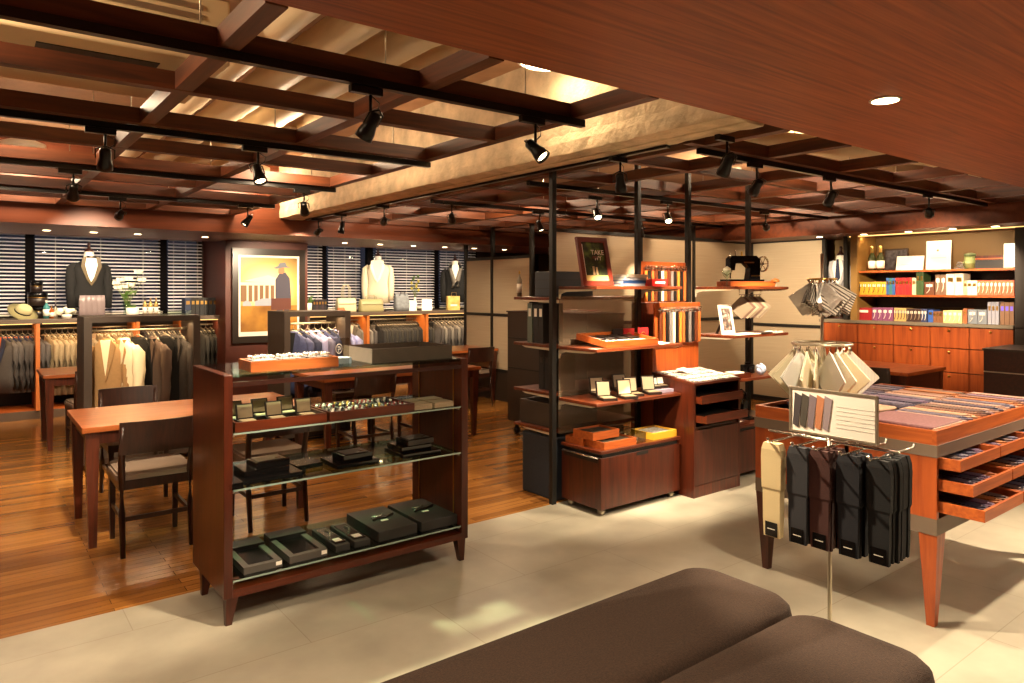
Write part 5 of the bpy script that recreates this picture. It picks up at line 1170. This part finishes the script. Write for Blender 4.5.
# --- right wall shelves ---
Z1,Z2,Z3=1.771,1.481,1.171
def rb(px0,px1,z,n,h,mats,label,grp,curl=None,d=.2): books(px0,px1,0,z,n,h,mats,label,grp,d=d,axis='Y',curl=curl,X=8.68)
def mc(n,c): return mat(n,c,.55)
rb(857.5,886,Z2,6,.155,[mc('yellow card',(222,176,40))],'yellow binder with curled ribbon mark on the lower wall shelf','yellow binders',(darkgloss,pearl))
rb(886,895,Z2,3,.2,[mc('blue card',(50,90,150)),mc('teal card',(50,110,110)),mc('blue card',(50,90,150))],'blue or teal binder between the yellow and red ones','blue binders')
rb(895.5,912,Z2,5,.2,[mc('red card',(190,40,34)),mc('red card2',(170,30,36))],'red binder on the lower wall shelf, right of the blue ones','red binders')
rb(912,916,Z2,1,.2,[mc('cream card',(206,196,160))],'cream binder between the red and green ones',None)
rb(916,923.5,Z2,2,.265,[mc('green card',(60,84,44))],'tall dark green binder on the lower wall shelf','green binders')
rb(924,934.5,Z2,1,.15,[mc('cocoa card',(100,58,34))],'brown box with white ribbon bow mark on the lower wall shelf',None,(pearl,pearl))
rb(935,946,Z2,2,.23,[mc('mocha card',(120,92,70))],'mocha binder with white curl beside the white binders','mocha binders',(pearl,pearl))
rb(946,963.5,Z2,2,.24,[mc('white card',(226,218,196))],'broad white binder on the lower wall shelf','white binders')
rb(963.5,967,Z2,1,.16,[mc('beige card',(196,180,140))],'slim beige binder between the white ones',None)
rb(967,977,Z2,2,.16,[mc('white card',(226,218,196))],'small white binder left of the coral binders','small white binders')
rb(977,1014,Z2,9,.16,[mc('coral card',(222,106,70))],'coral binder with white curl mark at the right end of the lower shelf','coral binders',(pearl,pearl))
rb(853,872,Z3,1,.15,[mc('crimson card2',(150,22,30))],'wide crimson box at the left end of the worktop',None,(None,pearl))
rb(872,893,Z3,4,.155,[mc('purple card',(130,70,110))],'purple binder with white curl mark on the worktop','purple binders',(pearl,pearl))
rb(894,906,Z3,4,.155,[mc('tan card',(200,164,100))],'tan binder with dark mark on the worktop','tan binders',(darkgloss,pearl))
rb(906,921,Z3,4,.15,[mc('dark brown card',(62,40,34))],'dark brown binder with pale curl mark on the worktop','dark brown binders',(beigebox,pearl))
rb(921,927,Z3,2,.15,[mc('indigo card',(50,60,100))],'indigo binder with pale curl mark on the worktop','indigo binders',(pearl,pearl))
rb(928,933,Z3,1,.14,[mc('bright blue card',(50,90,170))],'bright blue binder on the worktop',None)
rb(933,943,Z3,3,.125,[mc('walnut card',(130,84,50))],'low brown binder right of the bright blue one','low brown binders')
rb(943,962,Z3,4,.14,[mc('cream card2',(228,208,140))],'cream yellow binder with pale curl on the worktop','cream binders',(pearl,pearl))
rb(963,967,Z3,1,.165,[mc('rust card',(166,96,54))],'single rust binder beside the cream ones',None)
rb(967.5,987,Z3,2,.155,[mc('slate card',(120,126,136))],'slate grey box with a big white curl on the worktop','slate boxes',(pearl,pearl))
rb(987.5,999,Z3,3,.24,[mc('grey lilac card',(150,150,164))],'tall grey lilac binder on the worktop','grey lilac binders')
rb(1000,1014,Z3,3,.24,[mc('bronze card',(126,92,66))],'tall bronze brown binder at the right end of the worktop','bronze binders',(None,mc('violet label',(110,90,220))))
champ=mat('champagne green',(50,54,24),.15); foil=mat('gold foil',(220,190,110),.3,.6)
for px,lb in ((872,'left'),(880.5,'right')):
    t=T('champagne_bottle','gold-foiled champagne bottle on the upper wall shelf, %s of two'%lb,'bottle',(8.76,WY(px,8.76),Z1)); MB().lathe([(.043,0),(.044,.15),(.03,.19),(.016,.22),(.015,.28)],18).put('bottle',champ,t)
    MB().lathe([(.0165,.2),(.018,.28),(.017,.3),(0,.3)],16).put('foil',foil,t); MB().lathe([(.0446,.03),(.0446,.12)],18).put('label_band',pearl,t)
t=T('dark_picture','dark picture leaning at the back of the upper wall shelf','picture',(8.98,WY(896,8.98),Z1),-PI/2); MB().box(-.14,.14,0,.015,0,.27).put('frame',darkgloss,t); MB().box(-.12,.12,-.002,0,.02,.25).put('photo_print',fabric_pattern('dark photo',[(16,16,22),(70,66,70)],20,kind='noise'),t)
card('broad glowing white card leaning on the upper wall shelf',8.74,WY(909,8.74),Z1,.15,.17,-PI/2,12)
o=card('tall white certificate with small round emblem on the upper wall shelf',8.78,WY(938,8.78),Z1,.13,.33,-PI/2,4)
MB().lathe([(.012,0),(.012,.002)],14,M=Tm((0,-.003,.22),0,PI/2)).put('emblem',mat('emblem bronze',(120,96,60),.5),o)
t=T('silver_ornament','small stack of silver letters right of the white certificate','ornament',(8.72,WY(960,8.72),Z1),-PI/2)
for k in range(4): MB().box(-.05+.01*k,.05-.006*k,-.02,.02,.022*k,.022*k+.014).put('bar',silver,t)
t=T('green_tin','green ribbed tin on the upper wall shelf','tin',(8.8,WY(970,8.8),Z1)); MB().lathe([(.055,0),(.055,.06),(.06,.065),(.055,.07),(.055,.14),(.0,.14)],22).put('tin_body',mat('tin green',(120,130,80),.35),t); MB().lathe([(.058,.14),(.058,.165),(.02,.18),(0,.18)],22).put('lid',mat('tin green dark',(90,104,70),.35),t)
t=T('storage_box','black box with a wooden lid on the upper wall shelf','box',(8.76,WY(991,8.76),Z1),-PI/2); MB().box(-.13,.13,-.06,.08,0,.09).put('box',blackbox,t); MB().box(-.13,.13,-.06,.08,.091,.14).put('lid',walnut,t); MB().box(-.131,.131,-.061,.08,.1,.112).put('light_edge',cherry_h,t)
t=T('white_block_lamp','tall white glowing block at the right end of the upper wall shelf','lamp',(8.76,WY(1010,8.76),Z1),-PI/2); MB().box(-.045,.045,-.04,.04,.012,.26,bev=.004).put('shade',emis('soft lamp',(255,236,196),1.6),t); MB().box(-.048,.048,-.043,.043,0,.012).put('base',steel,t)
# ================= CAMERA, WORLD =================
cam=bpy.data.cameras.new('camera'); cam.sensor_fit='HORIZONTAL'; cam.sensor_width=36; cam.lens=36*F/1024; cam.shift_y=-(341.5-HY)/1024; cam.clip_start=.05; cam.clip_end=100
co=bpy.data.objects.new('camera',cam); C.objects.link(co); co.location=(0,0,H); co.rotation_euler=(PI/2,0,A-PI/2); S.camera=co
w=bpy.data.worlds.new('world'); S.world=w; w.use_nodes=True; bg=w.node_tree.nodes['Background']
bg.inputs[0].default_value=(.25,.22,.36,1); bg.inputs[1].default_value=.07
S.view_settings.view_transform='Standard'; S.view_settings.look='None'; S.view_settings.gamma=1; S.view_settings.exposure=0.85
S.view_settings.use_curve_mapping=False
